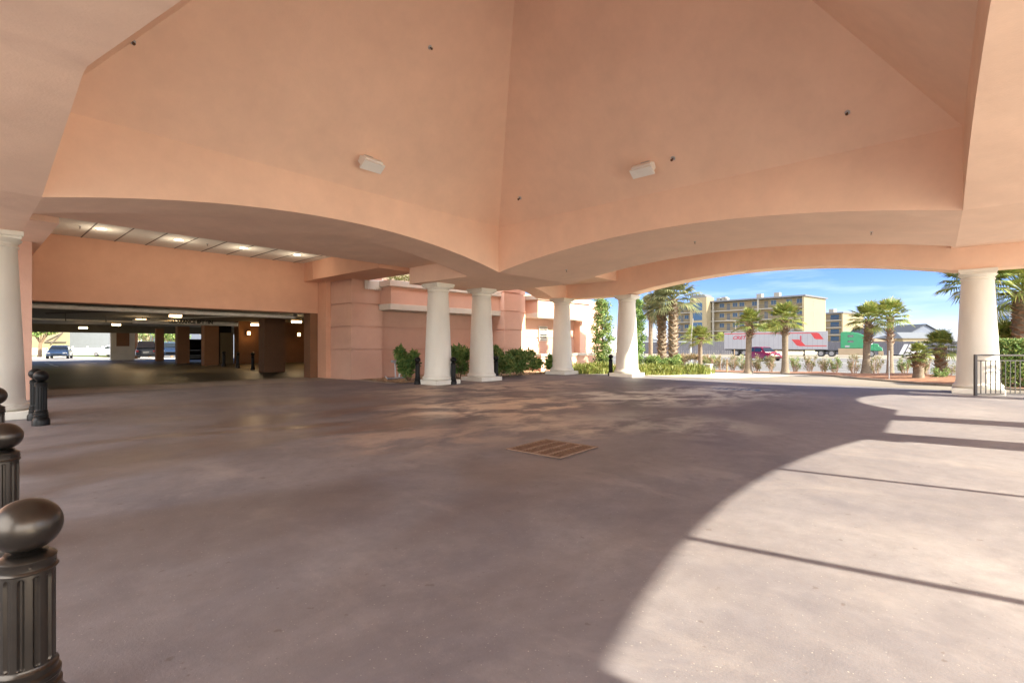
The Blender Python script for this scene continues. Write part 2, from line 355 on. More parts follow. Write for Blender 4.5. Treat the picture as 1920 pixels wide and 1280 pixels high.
b = MB()
for i in range(7):
    x = 2.2+i*2.6; b.box(x, x+.1, 52, 57.5, .011, .014)
b.box(2.0, 2.1, 23.6, 29, .011, .014); b.box(4.6, 4.7, 47, 52, .011, .014)
o = b.build('garage_markings', M['paintw']); o['kind'] = 'structure'
p0 = gp(1188, 729); p1_ = gp(1312, 735); d_ = (p1_-p0).normalized(); q_ = Vector((-d_.y, d_.x, 0))*.03; z_ = Vector((0, 0, .003))
b = MB().add([p0-q_+z_, p1_-q_+z_, p1_+q_+z_, p0+q_+z_], [(0, 1, 2, 3)]); o = b.build('floor_line', M['paintw']); o['kind'] = 'structure'
# ============================================================ CANOPY
def S(x, y): return y + .055*(x-12)
canopy = empty('entrance_canopy', (12, 6, 0), 0, 'large peach stucco drive-through canopy on cream columns, with arched beams and a tall pyramid ceiling', 'canopy')
OFF = Vector((-12, -6, 0))
def cp(name, b, m, parent=canopy, smooth=False, shear=True):
    b.v = [(x-12, (S(x, y) if shear else y)-6, z) for (x, y, z) in b.v]
    return b.build(name, m, parent, smooth)
def arch(x0, x1, y0, y1, axis, zs, rise, ztop, a0=None, a1=None, xe0=None, N=40, zf=None):
    """beam solid whose underside rises as a segmental arch along the axis between a0 and a1"""
    b = MB(); lo, hi = (x0, x1) if axis == 'x' else (y0, y1)
    a0 = lo if a0 is None else a0; a1 = hi if a1 is None else a1
    us = sorted(set([lo, hi, a0, a1] + [a0+(a1-a0)*i/N for i in range(N+1)])); rows = []
    h = (a1-a0)/2; mid = (a0+a1)/2
    for u in us:
        z = zs if (u < a0 or u > a1 or not rise) else zs + rise*(1-((u-mid)/h)**2)
        if zf: z = zf(u)
        if axis == 'x': rows.append([(u, y0, z), (u, y1, z), (u, y1, ztop), (u, y0, ztop)])
        else:
            xr = xe0(u) if xe0 else x1
            rows.append([(x0, u, z), (xr, u, z), (xr, u, ztop), (x0, u, ztop)])
    vs = [p for r in rows for p in r]; fs = []
    for i in range(len(rows)-1):
        for j in range(4): fs.append((i*4+j, i*4+(j+1) % 4, (i+1)*4+(j+1) % 4, (i+1)*4+j))
    fs += [(3, 2, 1, 0), tuple((len(rows)-1)*4+j for j in range(4))]
    b.add(vs, fs); return b
ZS = 3.9; ZT = 5.6
xe = lambda y: .9+.19*min(3.0, max(0, 7.55-y))
zcd = lambda y: 3.9+.55*min(1, max(0, 11.7-y)/4.1, max(0, y-.3)/3.5)
cp('arched_beam', arch(12, 16.3, .3, 11.7, 'y', ZS, .56, ZT), M['peach'])
cp('arched_beam', arch(.9, 12.0, 11.7, 13.2, 'x', ZS, .63, ZT, .9, 12), M['peach'])
cp('arched_beam', arch(1.6, 12.0, -4.0, .3, 'x', ZS, .6, ZT), M['peach'])
cp('arched_beam', arch(-3.3, .9, .3, 11.7, 'y', ZS, .56, ZT, xe0=xe, zf=zcd, a0=.3, a1=11.7, N=57), M['peach'])
cp('arched_beam', arch(1.6, 12.0, -5.35, -4.003, 'x', ZS, .52, ZT, 1.65, 11.95), M['peach'])
cp('arched_beam', arch(16.3, 21.6, -5.35, -4.3, 'x', ZS, .6, ZT, 16.3, 21.4), M['peach'])
cp('arched_beam', arch(16.3, 21.6, 15.6, 16.6, 'x', ZS, .42, ZT, 15.6, 20.3), M['peach'])
cp('arched_beam', arch(21.6, 22.5, -5.35, 16.6, 'y', ZS, .62, ZT, .2, 12.1), M['peach'])
for (x0, x1, y0, y1, z) in ((12, 16.3, 11.7, 16.6, ZS), (12, 16.3, -5.35, .3, ZS), (-3.3, .9, 11.7, 16.6, ZS), (-3.3, 1.6, -5.35, .3, ZS),
                            (.9, 12.0, 13.2, 16.6, 4.53), (16.3, 21.6, 12.6, 15.6, 4.6), (16.3, 21.6, -4.3, .3, 4.6), (16.3, 21.6, .3, 12.6, 5.45)):
    cp('soffit', MB().box(x0, x1, y0, y1, z, ZT), M['peach'])
cp('side_beam', MB().box(10.6, 12.4, 16.65, 21.9, 4.39, 5.9), M['terra'])
cp('side_beam', MB().box(-1.6, 1.6, 16.6, 23.4, 4.39, 5.9), M['peach'])
# pyramid ceiling with slightly hollow plaster planes, thick
def ceil():
    b = MB(); base = [(12, 11.7), (12, .3), (1.45, .3), (.9, 11.7)]; ap = Vector((6.75, 6.1, 11.6)); n = 10
    rnd = random.Random(3)
    for i in range(4):
        p = Vector((*base[i], 5.38)); q = Vector((*base[(i+1) % 4], 5.38))
        vs = []; fs = []; idx = {}
        for r in range(n+1):
            for c in range(n-r+1):
                u = c/n; v = r/n; P = p*(1-u-v) + q*u + ap*v
                idx[(r, c)] = len(vs); vs.append(P)
        for r in range(n):
            for c in range(n-r):
                fs.append((idx[(r, c)], idx[(r+1, c)], idx[(r, c+1)]))
                if c < n-r-1: fs.append((idx[(r, c+1)], idx[(r+1, c)], idx[(r+1, c+1)]))
        b.add(vs, fs)
    return b
cp('ceiling', ceil(), M['peach'])
b = MB(); rv = [(-3.6, -5.65), (22.85, -5.65), (22.85, 16.95), (-3.6, 16.95)]
vs = [(x, y, 5.15) for x, y in rv] + [(x, y, 6.5) for x, y in rv] + [(6.75, 6, 13.2), (12.75, 6, 13.2)]
b.add(vs, [(0, 1, 5, 4), (1, 2, 6, 5), (2, 3, 7, 6), (3, 0, 4, 7), (4, 5, 9, 8), (5, 6, 9), (6, 7, 8, 9), (7, 4, 8)])
cp('roof', b, M['pink'])
for (x, y) in ((5.37, -5.1), (8.33, -5.1)):           # thin steel uprights in the open south arch
    cp('upright', MB().tube((x, y, 0), (x, y, 4.4), .045), M['iron'])
prof = [(.56, .17), (.60, .19), (.615, .235), (.60, .28), (.56, .30), (.555, .33), (.535, .36), (.53, .40)]
for i in range(1, 9): prof.append((.53-.13*(i/8)**1.15, .4+3.15*i/8))
prof += [(.40, 3.56), (.425, 3.575), (.425, 3.61), (.405, 3.625), (.405, 3.66), (.44, 3.69), (.475, 3.73), (.48, 3.74)]
colm = None
cols = [(12.75, 15.75), (15.2, 15.85), (21.25, 16.15), (21.95, 12.75), (21.95, .2), (.45, 15.2),
        (11.8, -5.0), (14.7, -4.8), (21.3, -4.5), (2.9, -5.5), (-2.7, 11.2), (-2.7, .0)]
for i, (x, y) in enumerate(cols):
    if i == 0:
        b = MB(); b.lathe(prof, 48); colm = b.build('column', M['cream'], canopy, True)
        cb = MB().box(-.43, .43, -.43, .43, 3.74, 3.80); cb.box(-.46, .46, -.46, .46, 3.80, 3.9)
        capm = cb.build('capital', M['cream'], colm, bevel=.012)
        plm = MB().box(-.62, .62, -.62, .62, 0, .17).build('plinth', M['cream'], colm, bevel=.015)
        colm.location = (x-12, y-6, 0); colm.rotation_euler.z = math.atan(.055)*.5
    else:
        c = colm.copy(); C.objects.link(c); c.location = (x-12, y-6, 0)
        for g in (capm, plm):
            d = g.copy(); C.objects.link(d); d.parent = c

# ============================================================ HOTEL FRONT (east wing)
hotel = empty('hotel_wing', (13, 20, 0), 0, 'pink stucco hotel wing with grooved courses and cream-edged balconies behind the planting', 'building')
def hp(name, b, m, smooth=False, bevel=0, parent=hotel):
    b.v = [(x-13, y-20, z) for (x, y, z) in b.v]; return b.build(name, m, parent, smooth, bevel=bevel)
def courses(x0, x1, y0, y1, z1, step=1.01, first=1.27, d=.07, g=.07):
    """block whose faces stand proud of thin horizontal grooves"""
    b = MB(); b.box(x0+d, x1-d, y0+d, y1, 0, z1-.01); z = 0; t = first
    while z < z1-.05:
        top = min(t, z1); b.box(x0, x1, y0, y1-.01, z+(g if z > 0 else 0), top); z = top; t += step
    return b
hp('wall', courses(11.55, 13.1, 20.2, 23.2, 6.2), M['pink'], bevel=.006)
hp('wall', courses(13.1, 20.6, 20.65, 23.2, 4.6), M['pink'], bevel=.006)
hp('wall', courses(19.9, 21.3, 19.0, 23.2, 5.6), M['pink'], bevel=.006)
hp('wall', courses(21.3, 22.3, 19.6, 23.2, 5.6, first=2.28), M['pink'], bevel=.006)
hp('wall', courses(22.3, 31.0, 20.0, 24.5, 4.5, first=1.9, step=30), M['pink'], bevel=.006)
hp('wall', MB().box(27.6, 28.3, 19.5, 20.0, 0, 3.05), M['pink'])
hp('wall', MB().box(11.31, 11.55, 22.0, 23.6, 0, 4.39), M['terra'])
def balcony(x0, x1, y0, y1, zb=3.1, zt=4.12):
    bb = hp('balcony', MB().box(x0+.05, x1-.05, y0+.05, y1, zb+.02, zt+.01), M['pink'])
    hp('ledge', MB().box(x0-.02, x1+.02, y0-.02, y1, zb-.02, zb+.24), M['white'], bevel=.01, parent=bb)
    hp('coping', MB().box(x0-.08, x1+.08, y0-.08, y1, zt, zt+.26), M['white'], bevel=.015, parent=bb)
    return bb
for o in (balcony(12.95, 20.1, 19.3, 20.65), balcony(22.6, 27.9, 18.9, 20.0)): pass
# fix sub-part offsets: their parent sits at the wing's origin already
# upper storey set back, with its dark parking opening
hp('upper_wall', MB().box(26.2, 40, 26, 34, 0, 4.9), M['pink'])
hp('upper_wall', MB().box(13.8, 20.5, 25.6, 34, 6.4, 14), M['pink'])
hp('upper_slab', MB().box(13.6, 22, 25.2, 26, 5.7, 5.95), M['white'])
hp('upper_back', MB().box(13.8, 20.5, 29, 30, 4.9, 6.4), M['hole'])
hp('flat_roof', MB().box(13.1, 31, 23.2, 26, 4.2, 4.45), M['white'])
# main block over the garage mouth
hp('upper_wall', MB().box(-14, 12.2, 23.5, 60, 5.6, 15), M['pink'])
hp('upper_wall', MB().box(12.2, 13.3, 20.6, 26, 4.85, 6.0), M['white'])
aw = MB(); n = 9; x0, x1, yy = 12.15, 13.2, 20.1      # scalloped awning edge
vs = []; 
top = [(x0, 4.36), (x1, 4.36)]; low = []
for i in range(n):
    for j in range(6):
        u = (i+j/6)/n; low.append((x1-(x1-x0)*u, 4.03-.06*math.sin(math.pi*j/6)))
low.append((x0, 4.03)); aw.prism(top+low, yy-.02, yy+.01)
aw.add([(x0, yy, 4.35), (x1, yy, 4.35), (x1, 20.6, 4.8), (x0, 20.6, 4.8)], [(0, 1, 2, 3)])
o = aw.build('awning', M['white']); tag(o, 'small cream awning with scalloped edge over the pink wall left of the balcony', 'awning')
# vent window + hose bracket
v = empty('louvered_vent', (24.35, 19.97, 2.2), 0, 'white louvered window vent on the sunlit pink wall between the columns', 'vent')
b = MB()
for (a, c, d, e) in ((-.42, -.36, -.45, .45), (.36, .42, -.45, .45), (-.36, .36, .39, .45), (-.36, .36, -.45, -.39)): b.box(a, c, -.05, .0, d, e)
b.build('frame', M['white'], v)
b = MB().box(-.36, .36, -.012, -.004, -.39, .39); b.build('opening', M['hole'], v)
b = MB()
for i in range(5):
    z = -.36+.155*i; b.add([(-.36, -.045, z), (.36, -.045, z), (.36, -.015, z+.09), (-.36, -.015, z+.09)], [(0, 1, 2, 3)])
b.build('louver', M['white'], v)
b = MB(); b.box(22.5, 27.8, 17.4, 18.1, 0, .62); b2 = b
pl = empty('planter_wall', (25, 18, 0), 0, 'low pink planter wall with pale coping below the sunlit hotel wall', 'planter')
MB().box(-2.6, 2.9, .5, .9, 0, .85).build('wall', M['pink'], pl); MB().box(-2.68, 2.98, .42, .98, .85, .99).build('coping', M['white'], pl)
b = MB(); b.box(-.13, .13, -.13, .13, 0, .42); b.box(-.16, .16, -.16, .16, .42, .5)
o = b.build('end_post', M['white'], loc=on(at(1329, 27.2)), bevel=.01); tag(o, 'short white masonry post where the ornamental grass ends by the drive', 'post')

# ============================================================ PARKING GARAGE
gar = empty('parking_garage', (5, 23, 0), 0, 'open parking garage with low ceiling and brown pillars under the pink front wall', 'garage')
def gpb(name, b, m, parent=gar, smooth=False, bevel=0):
    b.v = [(x-5, y-23, z) for (x, y, z) in b.v]; return b.build(name, m, parent, smooth, bevel=bevel)
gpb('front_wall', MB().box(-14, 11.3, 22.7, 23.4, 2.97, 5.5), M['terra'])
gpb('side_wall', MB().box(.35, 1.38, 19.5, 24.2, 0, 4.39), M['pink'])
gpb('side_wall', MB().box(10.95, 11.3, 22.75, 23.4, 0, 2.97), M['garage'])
tc_ = gpb('tile_ceiling', MB().box(-3, 10.6, 16.0, 22.7, 5.2, 5.5), M['tile'])
b = MB(); x = 1.0
while x < 10.6: b.box(x-.013, x+.013, 16.0, 22.7, 5.185, 5.2); x += .915
gpb('grid', b, M['grid'], parent=tc_); 
tc_.children
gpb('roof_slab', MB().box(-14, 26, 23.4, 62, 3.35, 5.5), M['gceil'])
for y in (61.4,): gpb('ceiling_beam', MB().box(-14, 26, y, y+.5, 3.12 if y < 60 else 2.62, 3.35), M['gceil'])
for (px, d, wd) in ((510, 28.4, 1.12), (394, 37.6, .95), (342, 41, .85), (299, 47, .62)):
    p = at(px, d); h = wd/2; gpb('pillar', MB().box(p.x-h, p.x+h, p.y-h*.7, p.y+h*.7, .01, 2.96), M['garage'])
p = at(253, 54); gpb('pillar', MB().box(p.x-.2, p.x+.2, p.y-.3, p.y+.3, 0, 3), M['garage'])
gpb('end_wall', MB().box(9.85, 11.75, 61.5, 61.9, 0, 3.1), M['white'])
gpb('end_wall', MB().box(10.3, 11.3, 61.38, 61.5, 1.35, 2.62), M['garage'])
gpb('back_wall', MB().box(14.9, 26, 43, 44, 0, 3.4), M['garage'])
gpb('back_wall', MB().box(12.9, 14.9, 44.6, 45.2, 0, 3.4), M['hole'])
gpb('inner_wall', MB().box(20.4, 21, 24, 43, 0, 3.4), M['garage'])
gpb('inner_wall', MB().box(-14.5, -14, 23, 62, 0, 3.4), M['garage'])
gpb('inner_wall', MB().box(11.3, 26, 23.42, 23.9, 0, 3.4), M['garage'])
gpb('door', MB().box(14.05, 15.0, 44.45, 44.55, 0, 2.45), M['bshade'])
gpb('parapet', MB().box(10.65, 13.0, 21.95, 22.7, 4.39, 5.9), M['terra'])
# pipes under the garage ceiling
def pipe(pts, r, m, label, hang=True, name='ceiling_pipe'):
    e = empty(name, pts[0], 0, label, 'pipe'); b = MB(); o = Vector(pts[0])
    for a, c in zip(pts, pts[1:]): b.tube(Vector(a)-o, Vector(c)-o, r, n=12)
    b.build('pipe_run', m, e, True)
    if hang:
        a, c = Vector(pts[0]), Vector(pts[-1]); L_ = (c-a).length; k = int(L_/1.9)
        for i in range(k+1):
            h = MB(); p = a + (c-a)*((i+.35)/(k+1)) - o; h.tube(p, p+Vector((0, 0, 3.36-a.z)), .012, n=5); h.box(p.x-.02, p.x+.02, p.y-r-.02, p.y+r+.02, p.z-r-.02, p.z+r+.015); h.build('hanger', M['dkpipe'], e)
    return e
pipe([(-3, 24.3, 2.9), (11.0, 24.6, 2.86), (11.2, 24.8, 2.95), (11.2, 25.1, 3.3)], .085, M['pipe'], 'thick pale pipe running just behind the top of the garage opening')
pipe([(-2, 38.5, 2.95), (9, 38.8, 2.93)], .05, M['pipe'], 'thin pale pipe across the middle of the garage ceiling')
pipe([(2.7, 31.5, 2.95), (5.9, 24.75, 2.98)], .03, M['dkpipe'], 'thin dark branch pipe slanting across the left of the garage ceiling', False)
pipe([(7.0, 33, 2.9), (10.5, 25, 2.96)], .035, M['pipe'], 'thin pale branch pipe slanting across the right of the garage ceiling', False)
cl = empty('clearance_bar', (0, 0, 0), 0, 'long pale clearance bar hung across the garage entrance, lettered in black', 'sign')
pa, pb = at(249, 28.0), at(446, 30.0); za = EYE+(645-602.5)/960*28.0; zb = EYE+(645-608.0)/960*30.0
mid = (pa+pb)/2; mid.z = (za+zb)/2; cl.location = mid; ang = math.atan2(pb.y-pa.y, pb.x-pa.x); cl.rotation_euler = (0, -math.atan2(zb-za, (pb-pa).length)*1, ang)
ln = math.hypot(pb.x-pa.x, pb.y-pa.y)
b = MB(); b.tube((-ln/2, 0, 0), (ln/2, 0, 0), .12, n=20); b.build('bar', M['pipe'], cl, True)
for x in (-ln*.35, ln*.35): MB().tube((x, 0, .1), (x, 0, .5), .008, n=5).build('chain', M['dkpipe'], cl)
t = text_mesh('lettering', 'CLEARANCE 8FT 6IN', .30, M['black'], .004, cl, bold=.012); t.rotation_euler = (R(90), 0, 0); t.location = (.2, -.132, .07)
t.scale = (.78, .95, 1)

# lamps (lit)
EM = {}
def emat(name, col, s):
    m = bpy.data.materials.new(name); m.use_nodes = True; t = m.node_tree; b = t.nodes['Principled BSDF']
    b.inputs['Base Color'].default_value = (*col, 1); b.inputs['Emission Color'].default_value = (*col, 1); b.inputs['Emission Strength'].default_value = s; return m
M['glow'] = emat('lamp_glow', (1, .70, .36), 3.6); M['dimglow'] = emat('dim_lamp', (1, .6, .25), 2.2); M['cold'] = emat('can_lamp_glow', (1, .93, .8), 2.0)
def gl(px, py, d, power, label):
    z = EYE+(645-py)/960*d; p = at(px, d, min(z, 3.2)); e = empty('ceiling_lamp', p, 0, label, 'lamp', 'lit lamps on the garage ceiling')
    MB().box(-.3, .3, -.16, .16, .0, .13).build('housing', M['tile'], e, bevel=.01)
    MB().box(-.28, .28, -.14, .14, -.12, .0).build('diffuser', M['glow'], e, bevel=.02)
    l = bpy.data.lights.new('lamp_light', 'POINT'); l.energy = power; l.color = (1, .72, .42); l.shadow_soft_size = .15
    lo = bpy.data.objects.new('lamp_light', l); C.objects.link(lo); lo.parent = e; lo.location = (0, 0, -.25)
gl(329, 590.5, 29, 17, 'brightest garage ceiling lamp, just above the lettered clearance bar')
gl(264, 598.5, 34, 17, 'lit garage ceiling lamp just above the left end of the clearance bar')
gl(218, 605, 42, 16, 'lit garage ceiling lamp third nearest, left of the clearance bar')
gl(156, 613.5, 44, 14, 'small far garage ceiling lamp, the leftmost with a clear glow')
gl(480, 607, 33, 14, 'thin lit garage lamp between the clearance bar and the wide pillar')
gl(556, 601.5, 33, 14, 'rightmost lit garage lamp, beyond the wide pillar')
def wl(px, py, d, label):
    p = at(px, d, EYE+(645-py)/960*d); e = empty('wall_lamp', p, 0, label, 'lamp', 'glowing wall lamps at the back of the garage')
    MB().box(-.12, .12, .0, .05, -.15, .15).build('back_plate', M['garage'], e)
    MB().box(-.1, .1, -.13, .0, -.13, .13).build('diffuser', M['dimglow'], e, bevel=.02)
    l = bpy.data.lights.new('lamp_light', 'POINT'); l.energy = 4; l.color = (1, .55, .18); l.shadow_soft_size = .1
    lo = bpy.data.objects.new('lamp_light', l); C.objects.link(lo); lo.parent = e; lo.location = (0, -.3, -.05)
wl(466, 624.5, 40.4, 'glowing amber wall lamp on the back wall left of the wide pillar')
wl(560, 627, 42.4, 'glowing amber wall lamp at the right edge of the garage opening')

# ============================================================ BOLLARDS
def groove(r, z, t):
    n = 12; a = (t*n/(2*math.pi)) % 1; a = abs(a-.5)*2          # 0 in the middle of a flute
    ztop, zbot = .735, .30
    if not (zbot < z < ztop): return r
    ed = min(ztop-z, z-zbot); w_ = .42*math.sqrt(min(1, ed/.012)) if ed < .012 else .42
    return r-.009*max(0, 1-(a/w_)**4) if a < w_ else r
bp_ = [(.135, 0), (.135, .09), (.128, .11), (.115, .135), (.108, .15), (.112, .165), (.112, .185), (.104, .195), (.104, .215), (.109, .222), (.109, .24), (.098, .25), (.098, .262), (.101, .27), (.101, .28), (.092, .29)]
zz = [.30, .301, .304, .308, .313] + [.32+.02*i for i in range(20)] + [.722, .727, .731, .734, .735]
bp_ += [(.09, z) for z in zz]
bp_ += [(.09, .745), (.098, .748), (.101, .755), (.098, .762), (.094, .766), (.094, .80), (.096, .803), (.096, .808), (.09, .815), (.07, .825), (.055, .832)]
bshaft = MB().lathe(bp_, 144, groove)
ball = [(.055, .832), (.07, .836)]
for i in range(1, 24):
    a = -math.pi/2 + math.pi*(i+2)/26; ball.append((.116*math.cos(a), .942+.108*math.sin(a)))
ball.append((.004, 1.05))
bball = MB().lathe(ball, 64)
def bollard_proto(m, label, group):
    e = empty('bollard', (0, 0, 0), 0, label, 'bollard', group)
    bshaft_ = MB(); bshaft_.v = list(bshaft.v); bshaft_.f = list(bshaft.f); bshaft_.build('post', m, e, True)
    q = MB(); q.v = list(bball.v); q.f = list(bball.f); q.build('ball', m, e, True)
    for i in range(6):
        sc_ = MB(); a = i*math.pi/3+.55; c = Vector((.094*math.cos(a), .094*math.sin(a), .783)); d = Vector((math.cos(a), math.sin(a), 0)); sc_.tube(c-d*.002, c+d*.004, .006, .004, 10); sc_.build('screw', m, e)
    return e
p = at(50, 2.1)
bro = bollard_proto(M['bronze'], 'nearest bronze ball-top bollard, fluted, at the lower left edge', 'bollards along the left kerb')
bro.location = (p.x, p.y, 0); bro.scale = (1, 1, .84)
for k_ in kids(bro):
    if k_.name.startswith('ball'): bb_ = k_
for (px, d, sz, lab) in ((5, 3.8, .92, 'second nearest bronze bollard, its ball and flutes cut by the left edge'),
                     (-11, 6.0, 1, 'third bronze bollard, only an edge of its ball showing in front of the left column'),
                     (77, 9.8, 1, 'black ball-top bollard standing in front of another beside the left column')):
    p = at(px, d); dup(bro, (p.x, p.y, 0), .3, lab, scale=(1, 1, sz))
bb_.scale = (1, 1, 1.19); bb_.location.z = -.158
bla = bollard_proto(M['black'], 'black bollard half hidden behind the front one beside the left column', 'bollards along the left kerb')
p = at(67, 10.5); bla.location = (p.x, p.y, 0)
for o in kids([x for x in C.objects if x.name.startswith('bollard') and x.get('label', '').startswith('black ball-top')][0]):
    nm = o.name.split('.')[0]; src = [k_ for k_ in kids(bla) if k_.name.startswith(nm)][0]; o.data = src.data
G2 = 'bollards before the far columns'
for (px, by, lab) in ((783, 722, 'black bollard left of the nearest of the paired columns'), (850, 722, 'black bollard in the gap between the paired columns'),
                      (930, 714, 'black bollard right of the paired columns before the leafy shrubs'), (1066, 702, 'black bollard in front of the right side of the farther thin column'),
                      (1145, 706.5, 'black bollard at the left foot of the column beside the open arch')):
    p = gp(px, by-2); dup(bla, (p.x, p.y, 0), .4, lab, G2)
for (px, by, lab) in ((420, 687, 'leftmost of three black bollards inside the garage, before the door'), (446, 690, 'middle of three black bollards inside the garage'),
                      (474, 693, 'rightmost of three black bollards inside the garage, by the wide pillar')):
    p = gp(px, by); dup(bla, (p.x, p.y, .01), .4, lab, 'bollards inside the garage')

# ============================================================ DRAINS
def drain(cx, cy, sx, sy, rot, m, label, nb=4, ns_=13, mf=None):
    e = empty('drain_grate', (cx, cy, .004), rot, label, 'drain')
    MB().box(-sx/2, sx/2, -sy/2, sy/2, 0, .004).build('pit', M['hole'], e)
    b = MB(); f = .035
    b.box(-sx/2, sx/2, -sy/2, -sy/2+f, .004, .016); b.box(-sx/2, sx/2, sy/2-f, sy/2, .004, .016)
    b.box(-sx/2, -sx/2+f, -sy/2+f, sy/2-f, .004, .016); b.box(sx/2-f, sx/2, -sy/2+f, sy/2-f, .004, .016)
    for i in range(1, nb):
        y = -sy/2+f + (sy-2*f)*i/nb; b.box(-sx/2+f, sx/2-f, y-.022, y+.022, .004, .0155)
    b.build('frame', mf or m, e)
    b = MB()
    for i in range(ns_):
        x = -sx/2+f+(sx-2*f)*(i+.5)/ns_; b.box(x-.011, x+.011, -sy/2+f, sy/2-f, .004, .0135)
    b.build('bars', m, e)
drain(5.98, 4.72, 1.0, .96, R(3), M['rust'], 'square rusty iron drain grate in the middle of the forecourt', 4, 14, M['rust2'])
e = empty('painted_marking', (18.1, 6.3, .004), R(100), 'small worn blue floor marking with slanted white bars near the open arch', 'floor marking')
MB().box(-.75, .75, -.28, .28, 0, .003).build('blue_ground', M['bluep'], e)
for i in range(6):
    x = -.62+i*.235; MB().add([(x, -.24, .0045), (x+.07, -.24, .0045), (x+.17, .24, .0045), (x+.10, .24, .0045)], [(0, 1, 2, 3)]).build('white_bar', M['paintw'], e)

# ============================================================ CANOPY FITTINGS (things mounted on the ceiling)
from mathutils.bvhtree import BVHTree
bpy.context.view_layer.update()
vv, ff = [], []
for o in C.objects:
    if o.type == 'MESH' and o.parent in (canopy, gar) and o.name.split('.')[0] in ('ceiling', 'arched_beam', 'soffit', 'tile_ceiling', 'side_beam'):
        k = len(vv); mw = o.matrix_world; vv += [mw @ v.co for v in o.data.vertices]; ff += [tuple(i+k for i in p.vertices) for p in o.data.polygons]
bv = BVHTree.FromPolygons(vv, ff)
def hit(px, py):
    d = Vector((*(FW+RT*((px-960)/F)), (HOR-py)/F)).normalized(); h = bv.ray_cast(Vector((0, 0, EYE)), d)
    n = h[1] if h[1].dot(d) < 0 else -h[1]; return h[0], n
def basis(p, n):                                     # local z along the surface normal, x level
    x = Vector((0, 0, 1)).cross(n).normalized(); 
    if x.length < .1: x = Vector((1, 0, 0))
    y = n.cross(x).normalized(); m = Matrix((x, y, n)).transposed().to_4x4(); m.translation = p; return m
def flood(px, py, label, tw=0, sc=1.35):
    p, n = hit(px, py); e = empty('floodlight', p, 0, label, 'light', 'white floodlights on the canopy ceiling')
    out = Vector((n.x, n.y, 0)).normalized(); tx_ = Vector((out.y, -out.x, 0)) if True else None        # level tangent, then outwards, then up
    if tx_.cross(out).z < 0: tx_ = -tx_
    m = Matrix((tx_, out, Vector((0, 0, 1)))).transposed().to_4x4(); m.translation = p; e.matrix_world = m
    def yz(pts, w0, w1, name, mm, bev=.006):
        b = MB(); k = len(pts); vs = [(w0, y, z) for y, z in pts] + [(w1, y, z) for y, z in pts]
        b.add(vs, [tuple(range(k)), tuple(range(2*k-1, k-1, -1))] + [(i, i+k, (i+1) % k+k, (i+1) % k) for i in range(k)]); return b.build(name, mm, e, bevel=bev)
    yz([(-.10, .10), (.02, -.04), (.14, -.02), (.10, .12)], -.12, .12, 'mount', M['steel'])
    yz([(.02, -.06), (.16, -.22), (.30, -.12), (.22, .02), (.10, .06)], -.25, .25, 'housing', M['floodw'])
    yz([(.13, -.22), (.16, -.27), (.36, -.12), (.33, -.08)], -.29, .29, 'lens', M['floodw'])
    yz([(.20, .0), (.23, .04), (.34, -.05), (.32, -.08)], -.25, .25, 'hood', M['floodw'])
flood(687, 303, 'white floodlight on the left slope of the canopy ceiling', 0)
flood(1213, 314, 'white floodlight on the right slope of the canopy ceiling', 0)
spr = None
def sprinkler(px, py, label, s=1):
    global spr
    p, n = hit(px, py)
    if spr is None:
        e = empty('sprinkler_head', p, 0, label, 'sprinkler', 'sprinkler heads on the canopy ceiling')
        MB().lathe([(.05, 0), (.055, .004), (.045, .014), (.02, .018)], 20).build('escutcheon', M['steel'], e, True)
        b = MB().lathe([(.016, .018), (.016, .05), (.02, .055), (.02, .065), (.012, .068)], 12); b.tube((.015, 0, .065), (.02, 0, .10), .004); b.tube((-.015, 0, .065), (-.02, 0, .10), .004); b.lathe([(.03, .10), (.032, .104), (.005, .106)], 12)
        b.build('nozzle', M['rust'], e, True); spr = e
    else: e = dup(spr, p, 0, label)
    m = basis(p, n) @ Matrix.Scale(s, 4); e.matrix_world = m
sprinkler(249, 79, 'sprinkler head at the upper left edge of the canopy ceiling', .8)
sprinkler(806, 89, 'sprinkler head high on the left ceiling slope, above the left floodlight', .85)
sprinkler(1589, 211, 'sprinkler head on the right ceiling slope near the far right beam', .85)
sprinkler(1262, 297, 'sprinkler head just right of the right floodlight', 1)
sprinkler(975, 371, 'sprinkler head low on the ceiling beside the far corner edge', 1)
sprinkler(1303, 453, 'small sprinkler on the right arched soffit, towards its left end', .6)
sprinkler(1634, 435, 'small sprinkler on the right arched soffit near the right column', .6)
sprinkler(1062, 506, 'small sprinkler on the flat soffit above the far columns', .7)
sprinkler(150, 424, 'small sprinkler in the first tile of the tiled ceiling strip', .8)
sprinkler(389, 457, 'small sprinkler in the middle of the tiled ceiling strip', .8)
cn = None
for i, (px, py) in enumerate(((190, 429), (335, 449.5), (457, 465), (557, 477.5))):
    p, n = hit(px, py); lab = ['nearest', 'second nearest', 'third nearest', 'farthest'][i]+' round downlight in the tiled ceiling above the garage'
    if cn is None:
        cn = empty('downlight', p, 0, lab, 'light', 'downlights in the tiled ceiling')
        MB().lathe([(.13, -.005), (.17, -.005), (.17, .004), (.13, .004)], 28).build('trim', M['white'], cn); 
        MB().lathe([(.002, -.004), (.135, -.004), (.135, -.007), (.002, -.007)], 28).build('lens', M['cold'], cn)
        cn.location = p; l = bpy.data.lights.new('lamp_light', 'POINT'); l.energy = 4; l.color = (1, .85, .65); l.shadow_soft_size = .12
        lo = bpy.data.objects.new('lamp_light', l); C.objects.link(lo); lo.parent = cn; lo.location = (0, 0, -.45)
    else: dup(cn, p, 0, lab)
